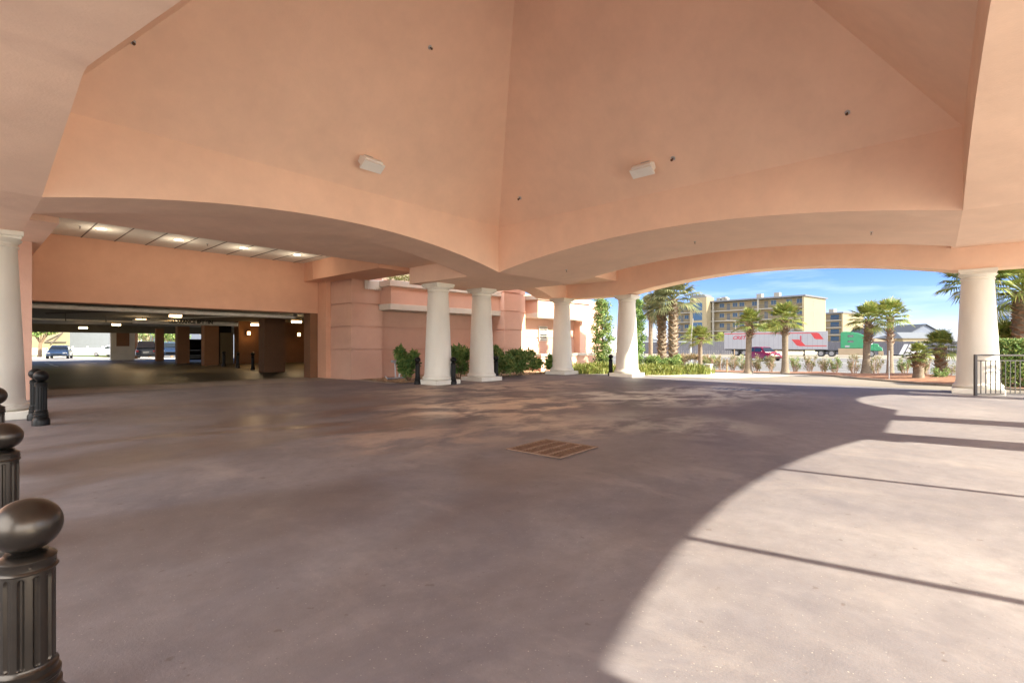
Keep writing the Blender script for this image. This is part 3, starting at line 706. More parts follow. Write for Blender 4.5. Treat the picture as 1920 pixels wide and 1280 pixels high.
# railing at right
rl = empty('railing', (0, 0, 0), 0, 'dark iron railing running right from the thick cream column', 'railing')
a = gp(1829, 741.5); c = a + Vector((1.2, -1.35, 0)).normalized()*4.5; d = (c-a).normalized(); ln = (c-a).length
rl.location = a; rl.rotation_euler.z = math.atan2(d.y, d.x)
H = 1.24
b = MB(); b.box(-.03, ln, -.035, .035, H-.045, H); b.build('handrail', M['iron'], rl); b = MB(); b.box(.03, ln, -.015, .015, H-.20, H-.17); b.box(.03, ln, -.015, .015, .04, .07); b.build('crossbar', M['iron'], rl)
for x in (0, 2.2, 4.4): MB().box(x-.035, x+.035, -.03, .03, 0, H-.046).build('post', M['iron'], rl)
b = MB(); x = .16
while x < ln:
    if abs(x-2.2) > .08: b.box(x-.01, x+.01, -.01, .01, .07, H-.2)
    x += .145
b.build('balusters', M['iron'], rl)
# ============================================================ PLANTS
rnd = random.Random(11)
def rv3():
    while 1:
        v = Vector((rnd.uniform(-1, 1), rnd.uniform(-1, 1), rnd.uniform(-1, 1)))
        if .05 < v.length < 1: return v
def leafq(b, p, s, asp=.5, up=.3):
    d = (rv3().normalized()+Vector((0, 0, up))).normalized(); q = d.cross(rv3().normalized()).normalized()*s*asp*.5; e = d*s
    n = d.cross(q).normalized()*s*.12
    b.add([p, p+e*.45+q+n, p+e, p+e*.45-q+n], [(0, 1, 2), (0, 2, 3)])
def clump(b, c, rx, ry, rz, n, s, asp=.5, fill=.6):
    for _ in range(n):
        v = rv3(); v = v.normalized()*(fill+(1-fill)*rnd.random()); leafq(b, Vector(c)+Vector((v.x*rx, v.y*ry, v.z*rz)), s*rnd.uniform(.6, 1.3), asp)
def bush(name, label, cat, loc, rx, ry, h, n, s, leafm, stemm=None, group=None, sparse=False, asp=.5, nc=9, nst=7):
    e = empty(name, loc, rnd.uniform(0, 6), label, cat, group); b = MB(); st = MB()
    for i in range(nc):
        a = rnd.uniform(0, 6.28); r = math.sqrt(rnd.random())*.75; z = h*rnd.uniform(.3, .85); k = rnd.uniform(.25, .42)
        c = (math.cos(a)*r*rx, math.sin(a)*r*ry, z)
        clump(b, c, rx*k, ry*k, h*k*.65, n//nc, s, asp, .35 if not sparse else .1)
        if i < nst: st.tube((math.cos(a)*.06, math.sin(a)*.06, -.02), c, .018, .006, 5)
        if sparse:
            for _ in range(5):
                v = rv3(); st.tube((c[0]*.5, c[1]*.5, c[2]*.5), (c[0]+v.x*rx*.3, c[1]+v.y*ry*.3, c[2]+abs(v.z)*h*.25), .009, .003, 4)
    st.build('stems', stemm or M['bark'], e); b.build('foliage', leafm, e); return e
def frond(b, base, dirv, length, fan, nleaf, droop, w=.03):
    """palmetto frond: petiole then a folded fan of narrow leaflets that droop at their tips"""
    d = dirv.normalized(); side = d.cross(Vector((0, 0, 1))); side = side.normalized() if side.length > .1 else Vector((1, 0, 0))
    up = side.cross(d).normalized(); p0 = base; p1 = base + d*length*.5 + Vector((0, 0, -.04*length)); p2 = base + d*length - Vector((0, 0, droop*.25*length))
    b.tube(p0, p1, .014, .011, 4); b.tube(p1, p2, .011, .008, 4)
    dd = (p2-p1).normalized()
    for i in range(nleaf):
        u = (i/(nleaf-1)-.5)*2; a = u*R(105); L_ = fan*(1-.3*abs(u))*rnd.uniform(.85, 1.1)
        q = (dd*math.cos(a)+side*math.sin(a)).normalized(); q = (q+up*.25*abs(u)-dd*.0).normalized()
        m = p2 + q*L_*.55 - Vector((0, 0, droop*.10*L_)); t = p2 + q*L_*.92 - Vector((0, 0, (droop*.42+rnd.uniform(0, .2))*L_))
        wd = q.cross(up).normalized()*w*.5*(1+.3*rnd.random())
        b.add([p2, m+wd, m-wd+up*w*.25, t], [(0, 1, 2), (2, 1, 3)])
def palm_mesh(R_, n, nleaf, seed, droopy=1.0, top=1.0, wl_=.036):
    global rnd
    rnd = random.Random(seed); b = MB()
    for i in range(n):
        az = i*2.39996+rnd.uniform(-.2, .2); t = (i+.5)/n; el = R(84)-R(92)*t**.9; el += rnd.uniform(-.12, .12)
        d = Vector((math.cos(az)*math.cos(el), math.sin(az)*math.cos(el), math.sin(el)*top))
        frond(b, Vector((0, 0, -.12+.2*(1-t))), d, R_*rnd.uniform(.42, .6), R_*rnd.uniform(.48, .62), nleaf, droopy*(.2+.5*t), w=wl_*R_)
    return b
def boots_mesh(r, h, n, seed, sp=.16):
    q = random.Random(seed); b = MB()
    for i in range(n):
        a = i*2.39996; z = h*i/n; L_ = q.uniform(.8, 1.2)*sp; c = Vector((math.cos(a), math.sin(a), 0)); s_ = Vector((-math.sin(a), math.cos(a), 0))
        p = c*r*.8+Vector((0, 0, z)); t = p + c*L_*.9+Vector((0, 0, L_*.8)); w_ = r*.42
        b.add([p-s_*w_, p+s_*w_, t+s_*w_*.4, t-s_*w_*.4, p-s_*w_-c*.01+Vector((0,0,.05)), p+s_*w_-c*.01+Vector((0,0,.05)), t+s_*w_*.4-c*.03, t-s_*w_*.4-c*.03],
              [(0,3,2,1),(4,5,6,7),(0,1,5,4),(1,2,6,5),(2,3,7,6),(3,0,4,7)])
    return b
crown_cache = {}
def palm(loc, h, R_, label, group, rt=.155, rb=.25, kind='palm', boots=.42, lean=(0, 0), var=0, drp=1.0, rz=None, n=34, bn=40):
    e = empty('palm_tree', loc, rnd.uniform(0, 6) if rz is None else rz, label, 'palm tree', group)
    top = Vector((lean[0], lean[1], h)); prof_ = []; b = MB(); K = 14; N = 14
    vs = []; 
    for k in range(K+1):
        t = k/K; c = Vector((lean[0]*t*t, lean[1]*t*t, h*t)); r = rb + (rt-rb)*min(1, t*3.2)**.6 if t < .32 else rt
        r *= 1+.035*math.sin(k*2.3)
        if k == 0: r *= 1.25
        for i in range(N):
            a = 6.2832*i/N; vs.append(c+Vector((math.cos(a)*r, math.sin(a)*r, 0)))
    b.add(vs, [(k*N+i, k*N+(i+1) % N, (k+1)*N+(i+1) % N, (k+1)*N+i) for k in range(K) for i in range(N)] + [tuple(range(K*N, K*N+N))])
    b.build('trunk', M['trunk'], e, True)
    if boots:
        hb = h*boots if boots < 1 else h*.97
        bb = boots_mesh(rt*1.05, hb, bn, var, .17); bb.v = [(x+lean[0], y+lean[1], z+h-hb) for x, y, z in bb.v] if boots < 1 else bb.v
        bb.build('boots', M['boots'], e)
    key = (kind, var, drp, n)
    if key not in crown_cache:
        cb = palm_mesh(1.0, n, 22 if kind != 'palmf' else 32, 50+var, drp, wl_=.036 if kind != 'palmf' else .022); o = cb.build('crown', M['palm' if kind == 'palmf' else kind], e); crown_cache[key] = o.data
    else:
        o = bpy.data.objects.new('crown', crown_cache[key]); C.objects.link(o); o.parent = e
    o.location = top; o.scale = (R_,)*3; return e
def pz(px, d): return on(at(px, d))
def zt(py, d): return EYE+(645-py)/960*d
def P_(px, by, tp, Rp, label, gr, d=None, **k):
    """base pixel row -> depth, trunk top row -> height, crown radius in pixels -> metres"""
    d = d or 1488/(by-645); l = pz(px, d); return palm((l.x, l.y, l.z-.03), zt(tp, d)-l.z, Rp*d/960*1.15, label, gr, **k)
GP = 'palmettos planted in the mulch bed'
P_(1403, 0, 606, 30, 'palm in front of the white trailer, over the magenta car, with a smooth leaning base', GP, d=29.5, lean=(.1, .2), var=1, boots=.3)
P_(1472, 0, 601, 37, 'wide-crowned palm in front of the middle of the white trailer', GP, d=28.5, var=2, boots=.28)
P_(1313, 0, 634, 25, 'small low palm left of the white trailer with a pale thin trunk', GP, d=34, var=3, rt=.13, rb=.16, boots=.1)
P_(1624, 0, 599, 37, 'palm in front of the green truck cab with a shaggy trunk top', GP, d=25.5, var=4, boots=.42, lean=(-.05, -.15), rb=.3)
P_(1669, 0, 594, 38, 'tallest palm right of the green truck cab, shaggy below its crown', GP, d=30, var=5, boots=.45)
P_(1722, 0, 664, 24, 'short stubby palm before the white panels, lowest of the bed', GP, d=21.8, var=6, rt=.19, rb=.27, boots=.5)
P_(1763, 0, 650, 36, 'bushy palm with pale rough trunk nearest the thick right column', GP, d=23.5, var=7, rt=.2, rb=.26, boots=1)
GL = 'tall palms beside the leafy shrubs at the left of the open arch'
P_(1220, 0, 583, 34, 'slender palm with smooth thin trunk, left of the three tall palms', GL, d=37, var=1, kind='palmb', rt=.15, rb=.17, boots=.15, drp=1.5)
P_(1241, 0, 572, 40, 'reddish booted palm, middle of the three tall palms', GL, d=31, var=2, kind='palmb', rt=.25, rb=.25, boots=1, bn=110, drp=1.5)
P_(1262, 0, 560, 52, 'tall palm with grey criss-cross boots, right of the three tall palms', GL, d=30, var=3, kind='palmb', rt=.24, rb=.24, boots=1, bn=120, drp=1.2)
GR = 'palms beside the thick right column'
P_(1919, 0, 545, 85, 'big palm with a dark heavily booted trunk at the right edge', GR, d=22, var=5, rt=.36, rb=.36, boots=1, bn=150, kind='palmf', n=46, drp=1.2)
P_(1826, 0, 530, 58, 'palm mostly hidden behind the thick right column, fronds showing on its left', GR, d=22, var=6, boots=.4)
P_(1885, 0, 650, 55, 'low palm behind the clipped hedge at the right edge', GR, d=23, var=7, boots=.3)
GF = 'palms far behind the road'
P_(1438, 0, 624, 22, 'distant yellowish palm above the trailer, left of the two by the flats', GF, d=108, var=2, drp=1.4, kind='grassy', n=24)
P_(1455, 0, 619, 20, 'distant yellowish palm above the trailer, right of the two by the flats', GF, d=112, var=3, drp=1.4, kind='grassy', n=24)
P_(1300, 0, 634, 26, 'distant bushy palm by the leaning pole left of the trailer', GF, d=104, var=4, drp=1.3, kind='grassy', n=24)
P_(1352, 0, 638, 16, 'small distant palm just left of the rear end of the trailer', GF, d=104, var=1, drp=1.3, kind='grassy', n=24)
# leafy bed by the hotel wall
GB = 'broad-leaved shrubs in the bed by the pink wall'
def B_(px, d, by_top, wpx, label, n=1500, s=.16, m='leafd', gr=GB, **k):
    l = pz(px, d); r = wpx*1.5*d/960; n = int(n*1.7); return bush('shrub', label, 'shrub', (l.x, l.y, l.z), r, r*.8, zt(by_top, d)-l.z, n, s, M[m], group=gr, **k)
B_(766, 21.6, 652, 17, 'dark shrub left of the nearest paired column, beside the metal pipework', 1300, .2, asp=.42)
B_(860, 22.8, 652, 18, 'dark shrub seen in the gap between the paired columns', 1400, .2, asp=.42)
B_(936, 24.5, 648, 24, 'tall leafy shrub right of the paired columns', 2200, .2, m='leafm', asp=.42)
B_(975, 25.5, 655, 24, 'spreading leafy shrub midway between the paired and the farther columns', 2000, .2, m='leafm', asp=.42)
B_(1017, 27, 662, 22, 'low leafy shrub just left of the farther thin column', 1600, .18, m='leafd', asp=.42)
def column_shrub(px, d, top, wpx, label, m):
    l = pz(px, d); h = zt(top, d)-l.z; r = wpx*1.45*d/960; e = empty('column_shrub', l, 0, label, 'shrub', 'tall slender shrubs by the farther columns'); b = MB(); st = MB()
    for i in range(26):
        t = (i+.5)/26; a = i*2.4; rr = r*(.62*math.sin(min(1, t*1.5+.35)*1.57))*(1-.55*max(0, t-.6)/.4); c = (math.cos(a)*rr*.75, math.sin(a)*rr*.75, h*(.08+.9*t))
        clump(b, c, r*.42, r*.42, h*.07, 230, .13, .5, .2)
        if i % 2 == 0: st.tube((0, 0, h*t*.6), c, .02, .006, 5)
    st.tube((0, 0, -.03), (.05, 0, h*.5), .05, .03, 8); st.tube((.05, 0, h*.5), (0, 0, h*.9), .03, .01, 6)
    st.build('stems', M['bark'], e); b.build('foliage', M[m], e)
column_shrub(1129, 29.5, 559, 19, 'tall loose shrub left of the column at the open arch', 'leafm')
column_shrub(1192, 30, 556, 17, 'tall dense green shrub right of the column at the open arch', 'leafd')
# ornamental grass mounds
def grass(name, label, pts, n, h, m, kind='stuff', wd=.018):
    b = MB()
    for (x, y, r) in pts:
        kk = rnd.uniform(.45, 1.25)
        for _ in range(n):
            a = rnd.uniform(0, 6.28); q = math.sqrt(rnd.random())*r; p = Vector((x+math.cos(a)*q, y+math.sin(a)*q, hz(x, y)+.0)); hh = h*kk*rnd.uniform(.5, 1.2)*(1-.35*(q/r)**2)
            d = Vector((rnd.uniform(-1, 1), rnd.uniform(-1, 1), 0))*.8*hh + Vector((math.cos(a), math.sin(a), 0))*.35*hh*q/r; s = Vector((-d.y, d.x, 0)); s = (s.normalized() if s.length > 1e-4 else Vector((1, 0, 0)))*wd
            m1 = p+d*.45+Vector((0, 0, hh*.75)); t = p+d*1.25+Vector((0, 0, hh*.78))
            b.add([p-s, p+s, m1+s*.8, m1-s*.8, t], [(0, 1, 2, 3), (3, 2, 4)])
    o = b.build(name, m); tag(o, label, name.replace('_', ' '), kind=kind); return o
pts = []
for i in range(18): 
    l = at(1072+i*4.4, rnd.uniform(26.5, 29.5)); pts.append((l.x, l.y, .6))
grass('ornamental_grass', 'yellow-green ornamental grass between the two farther columns', pts, 190, .62, M['grassy'])
pts = []
for i in range(40):
    l = at(1186+i*3.4, rnd.uniform(25.8, 28.5) if i < 30 else rnd.uniform(26.6, 28)); pts.append((l.x, l.y, .62))
grass('ornamental_grass', 'yellow-green ornamental grass along the drive right of the open-arch column', pts, 170, .55, M['grassy'])
GM = 'rounded green shrubs under the tall palms'
B_(1222, 29.2, 666, 20, 'clipped green shrub under the left of the tall palms', 1500, .11, 'leafm', GM)
B_(1252, 29.0, 664, 20, 'clipped green shrub under the middle of the tall palms', 1500, .11, 'leafm', GM)
B_(1272, 31.5, 662, 15, 'reddish-brown dry shrub at the foot of the right tall palm', 700, .12, 'leafr', GM, sparse=True)
# roadside bushes
GRB = 'sparse bushes along the road edge'
rb = [(1332, 38), (1352, 37.5), (1374, 37), (1392, 36.8), (1418, 36), (1446, 35.5), (1491, 34.5), (1519, 34), (1545, 33.5), (1566, 33), (1600, 32.5), (1643, 32), (1697, 31), (1738, 29.5), (1776, 28.5)]
land = ['left of the thin pale palm', 'just right of the thin pale palm', 'between the thin pale palm and the wooden stake', 'left of the palm in front of the car', 'under the rear of the magenta car',
        'in front of the bumper of the magenta car', 'just right of the wide-crowned palm', 'below the red emblem of the trailer', 'below the front end of the trailer', "below the tractor's rear wheels", 'left of the palm before the green cab',
        'below the nose of the green truck', 'left of the short stubby palm', 'between the short palm and the bushy palm', 'at the left side of the thick right column']
for i, (px, d) in enumerate(rb):
    l = pz(px, d); full = i in (4, 5); r = rnd.uniform(13, 16)*d/960
    bush('roadside_bush', ('dense olive bush ' if full else 'sparse twiggy bush ') + land[i], 'bush', (l.x, l.y, l.z), r, r, (zt(663, d)-l.z)*rnd.uniform(.9, 1.05), 1000 if full else 620, .09, M['leafl'] if i % 3 else M['leafm'], M['bark2'], GRB, sparse=True, nc=12, nst=12)
# hedge at right
def hedge(label, pa, pb, wd, h, n, m):
    d = (pb-pa); ln = d.length; e = empty('hedge', pa, math.atan2(d.y, d.x), label, 'hedge'); b = MB()
    for _ in range(n):
        f = rnd.random(); x = rnd.uniform(0, ln)
        if f < .4: p = (x, rnd.uniform(-wd, wd), h*rnd.uniform(.93, 1.04))
        elif f < .8: p = (x, (-1 if rnd.random() < .5 else 1)*wd*rnd.uniform(.85, 1.05), h*rnd.uniform(.05, 1))
        else: p = (x, rnd.uniform(-wd, wd), h*rnd.uniform(.2, .9))
        leafq(b, Vector(p), .11*rnd.uniform(.7, 1.3), .55)
    st = MB(); x = .2
    while x < ln: st.tube((x, 0, -.05), (x+.1, .1, h*.8), .03, .012, 5); st.tube((x, 0, .1), (x-.2, -.15, h*.85), .02, .008, 5); x += .45
    st.build('stems', M['bark'], e); b.build('foliage', M[m], e)
hedge('clipped green hedge behind the iron railing at the right edge', pz(1864, 18.6), pz(2080, 17.4), .6, 1.62, 17000, 'leafm')
l = pz(1772, 24.8); bush('shrub', 'small dark green shrub at the left foot of the thick right column', 'shrub', (l.x-3.6, l.y, 0), .35, .35, .55, 500, .08, M['leafm'], group=GRB)
# balcony planter flowers
e = empty('balcony_plants', (15.0, 19.75, 4.36), 0, 'pale green plants growing in the upper balcony box', 'plants'); b = MB()
for i in range(16): clump(b, (-1.7+i*.24, rnd.uniform(-.1, .1), .12+rnd.uniform(0, .12)), .2, .2, .2, 90, .09, .5, .2)
b.build('foliage', M['grassy'], e)
# pipework by the wall
p = at(745, 22.6); e = empty('backflow_pipework', (p.x, p.y, 0), .2, 'grey metal backflow pipework low against the pink wall', 'pipework')
b = MB(); b.tube((-.35, 0, .80), (.25, 0, .72), .055); b.tube((.25, 0, .72), (.1, 0, .05), .035); b.tube((-.1, .05, .78), (-.05, .05, .05), .03); b.tube((.52, 0, .62), (.42, 0, .05), .022); b.tube((-.6, 0, .06), (.4, 0, .05), .045)
b.tube((-.6, 0, .06), (-.62, .1, .16), .03); b.build('pipe_run', M['steel'], e, True)
b = MB(); b.lathe([(.01, .74), (.07, .75), (.07, .84), (.01, .85)], 16); b.build('valve', M['steel'], e, True)

# ============================================================ VEHICLES
def wheel(parent, x, y, r, wd, ms=('rubber', 'rim')):
    ww = MB(); pr = [(r*.6, -wd/2), (r*.93, -wd/2), (r, -wd/2+.03), (r, wd/2-.03), (r*.93, wd/2), (r*.6, wd/2)]
    ww.lathe(pr, 28); o = ww.build('wheel', M[ms[0]], parent, True); o.location = (x, y, r); o.rotation_euler = (R(90), 0, 0)
    q = MB(); q.lathe([(r*.62, -wd/2-.012), (r*.55, -wd/2+.0), (.06, -wd/2+.01)], 24); q.lathe([(.06, wd/2-.01), (r*.55, wd/2), (r*.62, wd/2+.012)], 24); q.build('rim', M[ms[1]], o, True)
def car(name, label, cat, loc, rz, body, Ln, W, Hh, hood, roof0, roof1, belt, style='suv', group=None, scale=1):
    """side outline with x forward; body and cabin are lofted from stations so the cabin narrows"""
    e = empty(name, loc, rz, label, cat, group); r = .34 if style != 'sedan' else .31; n = 0
    h2 = Ln/2; w2 = W/2
    def loft(st, mname, m, bev):                    # st: (x, half width bottom, half width top, z bottom, z top)
        b = MB(); vs = []; kk = .55 if mname == 'cabin' else 0
        for (x, wa, wb, z0, z1) in st:
            vs += [(x, -wa, z0), (x, wa, z0), (x, wa+(wb-wa)*kk, z0+(z1-z0)*.55), (x, wb, z1), (x, -wb, z1), (x, -wa-(wb-wa)*kk, z0+(z1-z0)*.55)]
        k = len(st); fs = [(i*6+j, i*6+(j+1) % 6, (i+1)*6+(j+1) % 6, (i+1)*6+j) for i in range(k-1) for j in range(6)] + [(5, 4, 3, 2, 1, 0), tuple((k-1)*6+j for j in range(6))]
        b.add(vs, fs); return b.build(mname, m, e, True, bevel=bev)
    loft([(-h2, w2*.86, w2*.8, .42, belt-.12), (-h2+.12, w2*.96, w2*.88, .30, belt-.02), (-h2+.7, w2, w2*.92, .25, belt), (hood-.2, w2, w2*.92, .25, belt), (h2-.75, w2, w2*.88, .25, belt-.10),
          (h2-.18, w2*.95, w2*.8, .28, belt-.22), (h2, w2*.82, w2*.7, .38, belt-.36)], 'body', body, .03)
    loft([(roof0-.42, w2*.84, w2*.80, belt-.03, belt+.02), (roof0, w2*.86, w2*.70, belt-.03, Hh-.05), ((roof0+roof1)/2, w2*.87, w2*.72, belt-.03, Hh), (roof1, w2*.87, w2*.70, belt-.03, Hh-.05), (hood+.12, w2*.86, w2*.8, belt-.03, belt+.01)], 'cabin', body, .02)
    zb = belt+.06; zt_ = Hh-.13
    for s_ in (-1, 1):
        yb = s_*(w2*.87+.006); yt = s_*(w2*.73+.016); xm = (roof0+roof1)/2-.1
        for (a, c, a2, c2) in ((roof0-.12, xm-.04, roof0+.08, xm-.04), (xm+.04, hood-.28, xm+.04, roof1-.02)):
            MB().add([(a, yb, zb), (c, yb, zb), (c2, yt, zt_), (a2, yt, zt_)], [(0, 1, 2, 3)]).build('side_window', M['dkglass'], e)
    xw = lambda t: (hood+.12)+(roof1-hood-.12)*t+.02
    MB().add([(xw(.12), -w2*.8, belt+.08), (xw(.12), w2*.8, belt+.08), (xw(.92), w2*.66, Hh-.09), (xw(.92), -w2*.66, Hh-.09)], [(0, 1, 2, 3)]).build('windscreen', M['dkglass'], e)
    MB().add([(roof0-.40, -w2*.76, belt+.12), (roof0-.40, w2*.76, belt+.12), (roof0-.06, w2*.64, Hh-.12), (roof0-.06, -w2*.64, Hh-.12)], [(0, 1, 2, 3)]).build('rear_window', M['dkglass'], e)
    for s_ in (-1, 1):
        MB().box(h2-.22, h2-.02, s_*w2*.72-.16, s_*w2*.72+.16, belt-.36, belt-.24).build('headlight', M['lampglass'], e, bevel=.02)
        MB().box(-h2-.005, -h2+.14, s_*w2*.74-.12, s_*w2*.74+.12, belt-.34, belt-.14).build('tail_light', M['tail'], e, bevel=.02)
        for x in (-h2+.85, h2-.9): wheel(e, x, s_*(w2-.10), r, .22)
        MB().box(hood-.28, hood-.12, s_*(w2+.08)-.07, s_*(w2+.08)+.07, belt+.02, belt+.15).build('mirror', body, e, bevel=.02)
    MB().box(h2-.06, h2+.012, -w2*.45, w2*.45, .42, belt-.40).build('grille', M['black'], e)
    MB().box(-h2-.012, -h2+.04, -.26, .26, .62, .76).build('number_plate', M['white'], e)
    e.scale = (scale,)*3; return e
def hd(a, c): return math.atan2(c.y-a.y, c.x-a.x)
# magenta suv on the road, heading right
a, c = pz(1410, 66), pz(1456, 62); car('parked_car', 'small magenta and blue-tinted suv on the road in front of the white trailer', 'car', pz(1432, 63), hd(a, c), M['carred'], 4.5, 1.85, 1.68, .95, -1.55, .35, 1.02, 'suv')
# garage and lot cars
va = math.atan2(FW.y, FW.x)
def lot(name, px, d, label, m, rot, st='suv', H_=1.8, L_=4.8, W_=1.95, sc_=1, z=0):
    p = at(px, d, z); car(name, label, 'car', p, rot, m, L_, W_, H_, .95 if st != 'sedan' else 1.0, -1.9 if st == 'suv' else -1.3, .25, 1.05 if st == 'suv' else .9, st, scale=sc_)
lot('parked_car', 277, 56, 'dark suv with red tail lights parked beyond the far garage pillars, seen from behind', M['carblack'], va+.55, H_=1.9)
lot('parked_car', 368, 43.5, 'black suv parked nose-out between the two middle garage pillars', M['carblack'], va+math.pi+.55, H_=1.98, W_=2.0)
lot('parked_car', 319, 60, 'blue car glimpsed in the bright gap between two garage pillars', M['carblue'], va+.6+math.pi, H_=1.8)
lot('parked_car', 112, 56, 'grey-blue sedan parked outside beyond the garage, before the beige house', M['carblue'], va+.72+math.pi-.12, 'sedan', 1.42, 4.4, 1.85)
lot('parked_car', 213, 66, 'white car half hidden behind the white end wall of the garage', M['carwhite'], va+1.5, 'sedan', 1.42)
# truck
a, c = pz(1360, 90.5), pz(1552, 82.5); rz = hd(a, c); ln = (c-a).length
tr = empty('semi_trailer', a, rz, 'long white box trailer with red stripes and dark red lettering behind the palms', 'trailer')
zb_, zt2 = 1.15, 4.08
MB().box(0, ln, -1.3, 1.3, zb_, zt2).build('box', M['truckw'], tr, bevel=.03)
b = MB()
for i in range(1, 22): b.box(ln*i/22-.012, ln*i/22+.012, -1.306, -1.3, zb_+.1, zt2-.35)
b.build('panel_seams', M['greysid'], tr)
MB().box(.05, ln-1.9, -1.308, -1.301, zt2-.36, zt2-.22).build('stripe', M['red'], tr)
b = MB(); y = -1.309
def para(b, pts): b.add([(x, y, z) for x, z in pts], [tuple(range(len(pts)))])
x0 = ln-2.7
para(b, [(x0, zt2-.22), (x0+1.2, zt2-.22), (x0+1.5, zt2-.34), (x0+2.15, zt2-1.3), (x0+1.15, zt2-1.3), (x0+.85, zt2-1.18), (x0+.4, zt2-.4)])
x1 = ln-5.1
para(b, [(x1, zt2-1.32), (x1+1.05, zt2-1.32), (x1+1.3, zt2-1.44), (x1+2.0, zt2-2.28), (ln-.15, zt2-2.28), (ln-.15, zt2-2.42), (x1+1.2, zt2-2.42), (x1+.8, zt2-2.3)])
b.build('emblem', M['red'], tr)
t = text_mesh('emblem_numeral', '1', 1.55, M['maroon'], .004, tr, bold=.03); t.rotation_euler = (R(90), 0, 0); t.location = (ln-3.75, -1.312, zt2-1.32)
t = text_mesh('lettering', 'CRETE', .85, M['maroon'], .004, tr, shear=.3, bold=.03); t.rotation_euler = (R(90), 0, 0); t.location = (2.6, -1.312, zt2-1.0); t.scale = (1.0, .95, 1)
MB().box(.2, ln-.2, -1.25, 1.25, zb_-.15, zb_-.01).build('frame', M['black'], tr)
for x in (1.9, 3.2): 
    for s_ in (-1, 1): wheel(tr, x, s_*1.02, .5, .5)
for s_ in (-1, 1): MB().box(ln-3.4, ln-3.2, s_*.7-.08, s_*.7+.08, .1, zb_-.15).build('landing_leg', M['black'], tr)
MB().box(1.2, 4.0, -1.2, 1.2, .75, 1.0).build('axle_frame', M['black'], tr)
# tractor
a2, c2 = pz(1558, 82.3), pz(1655, 78.4); rz2 = hd(a2, c2); L2 = (c2-a2).length
tk = empty('truck_tractor', a2, rz2, 'green sleeper-cab truck tractor with tan lower fairings ahead of the white trailer', 'truck')
cb0 = L2*.20
MB().box(-2.2, cb0+.2, -.45, .45, .75, 1.05).build('chassis', M['black'], tk)
for x in (-1.3, .15):
    for s_ in (-1, 1): wheel(tk, x, s_*1.0, .52, .5)
for s_ in (-1, 1): wheel(tk, L2-1.45, s_*1.1, .52, .32)
w2 = 1.22
prof_cab = [(cb0, 1.35), (cb0, 3.75), (cb0+.35, 3.98), (cb0+1.2, 3.95), (cb0+2.3, 3.72), (cb0+3.2, 3.30), (cb0+3.75, 2.85), (cb0+4.1, 2.15), (cb0+4.15, 1.35)]
MB().prism(prof_cab, -w2, w2).build('cab', M['green'], tk, bevel=.09)
ph = [(cb0+4.1, .95), (cb0+4.1, 2.12), (cb0+4.9, 2.0), (L2-.5, 1.72), (L2-.1, 1.45), (L2, .95)]
MB().prism(ph, -1.0, 1.0).build('hood', M['green'], tk, bevel=.09)
for s_ in (-1, 1): MB().prism([(L2-2.1, 1.0), (L2-1.9, 1.35), (L2-1.45, 1.5), (L2-.95, 1.35), (L2-.75, 1.0)], s_*1.1-.15, s_*1.1+.15).build('fender', M['green'], tk, bevel=.03)
MB().prism([(cb0-.3, .3), (cb0-.3, 1.33), (L2-2.2, 1.33), (L2-2.2, .3)], -w2+.02, w2-.02).build('side_fairing', M['tan'], tk, bevel=.03)
MB().box(L2-.55, L2+.08, -1.15, 1.15, .3, .93).build('bumper', M['tan'], tk, bevel=.05)
b = MB()
for s_ in (-1, 1): b.box(cb0+3.0, cb0+3.85, s_*(w2+.008)-.004, s_*(w2+.008)+.004, 1.95, 2.6)
b.build('door_window', M['glass'], tk)
for (x, z) in ((cb0+.95, 3.1), (cb0+.95, 2.25)):
    MB().box(x, x+.75, -w2-.012, -w2-.002, z, z+.32).build('sleeper_window', M['dkglass'], tk)
MB().add([(cb0+4.02, -1.05, 2.3), (cb0+4.02, 1.05, 2.3), (cb0+3.74, 1.0, 2.95), (cb0+3.74, -1.0, 2.95)], [(0, 1, 2, 3)]).build('windscreen', M['dkglass'], tk)
MB().box(cb0+3.95, cb0+4.1, -w2-.3, -w2-.1, 1.95, 2.6).build('mirror', M['carwhite'], tk, bevel=.02)
MB().box(cb0+2.9, cb0+3.9, -w2-.012, -w2-.002, 1.6, 1.85).build('door_emblem', M['carblue'], tk)
MB().box(cb0+.6, cb0+1.2, -w2-.012, -w2-.002, 1.5, 1.8).build('side_emblem', M['truckw'], tk)
MB().box(L2-.02, L2+.03, -.6, .6, 1.0, 1.5).build('grille', M['chrome'], tk)

# ============================================================ FAR BUILDINGS
ap1 = empty('apartment_building', pz(1510, 138), 0, 'four-storey cream apartment block with glazed stair tower and galleries behind the trailer', 'building')
A = pz(1510, 138); B = pz(1258, 170); d = (A-B).normalized(); ap1.rotation_euler.z = math.atan2(d.y, d.x); Lb = (A-B).length; H1 = zt(554, 138)-A.z
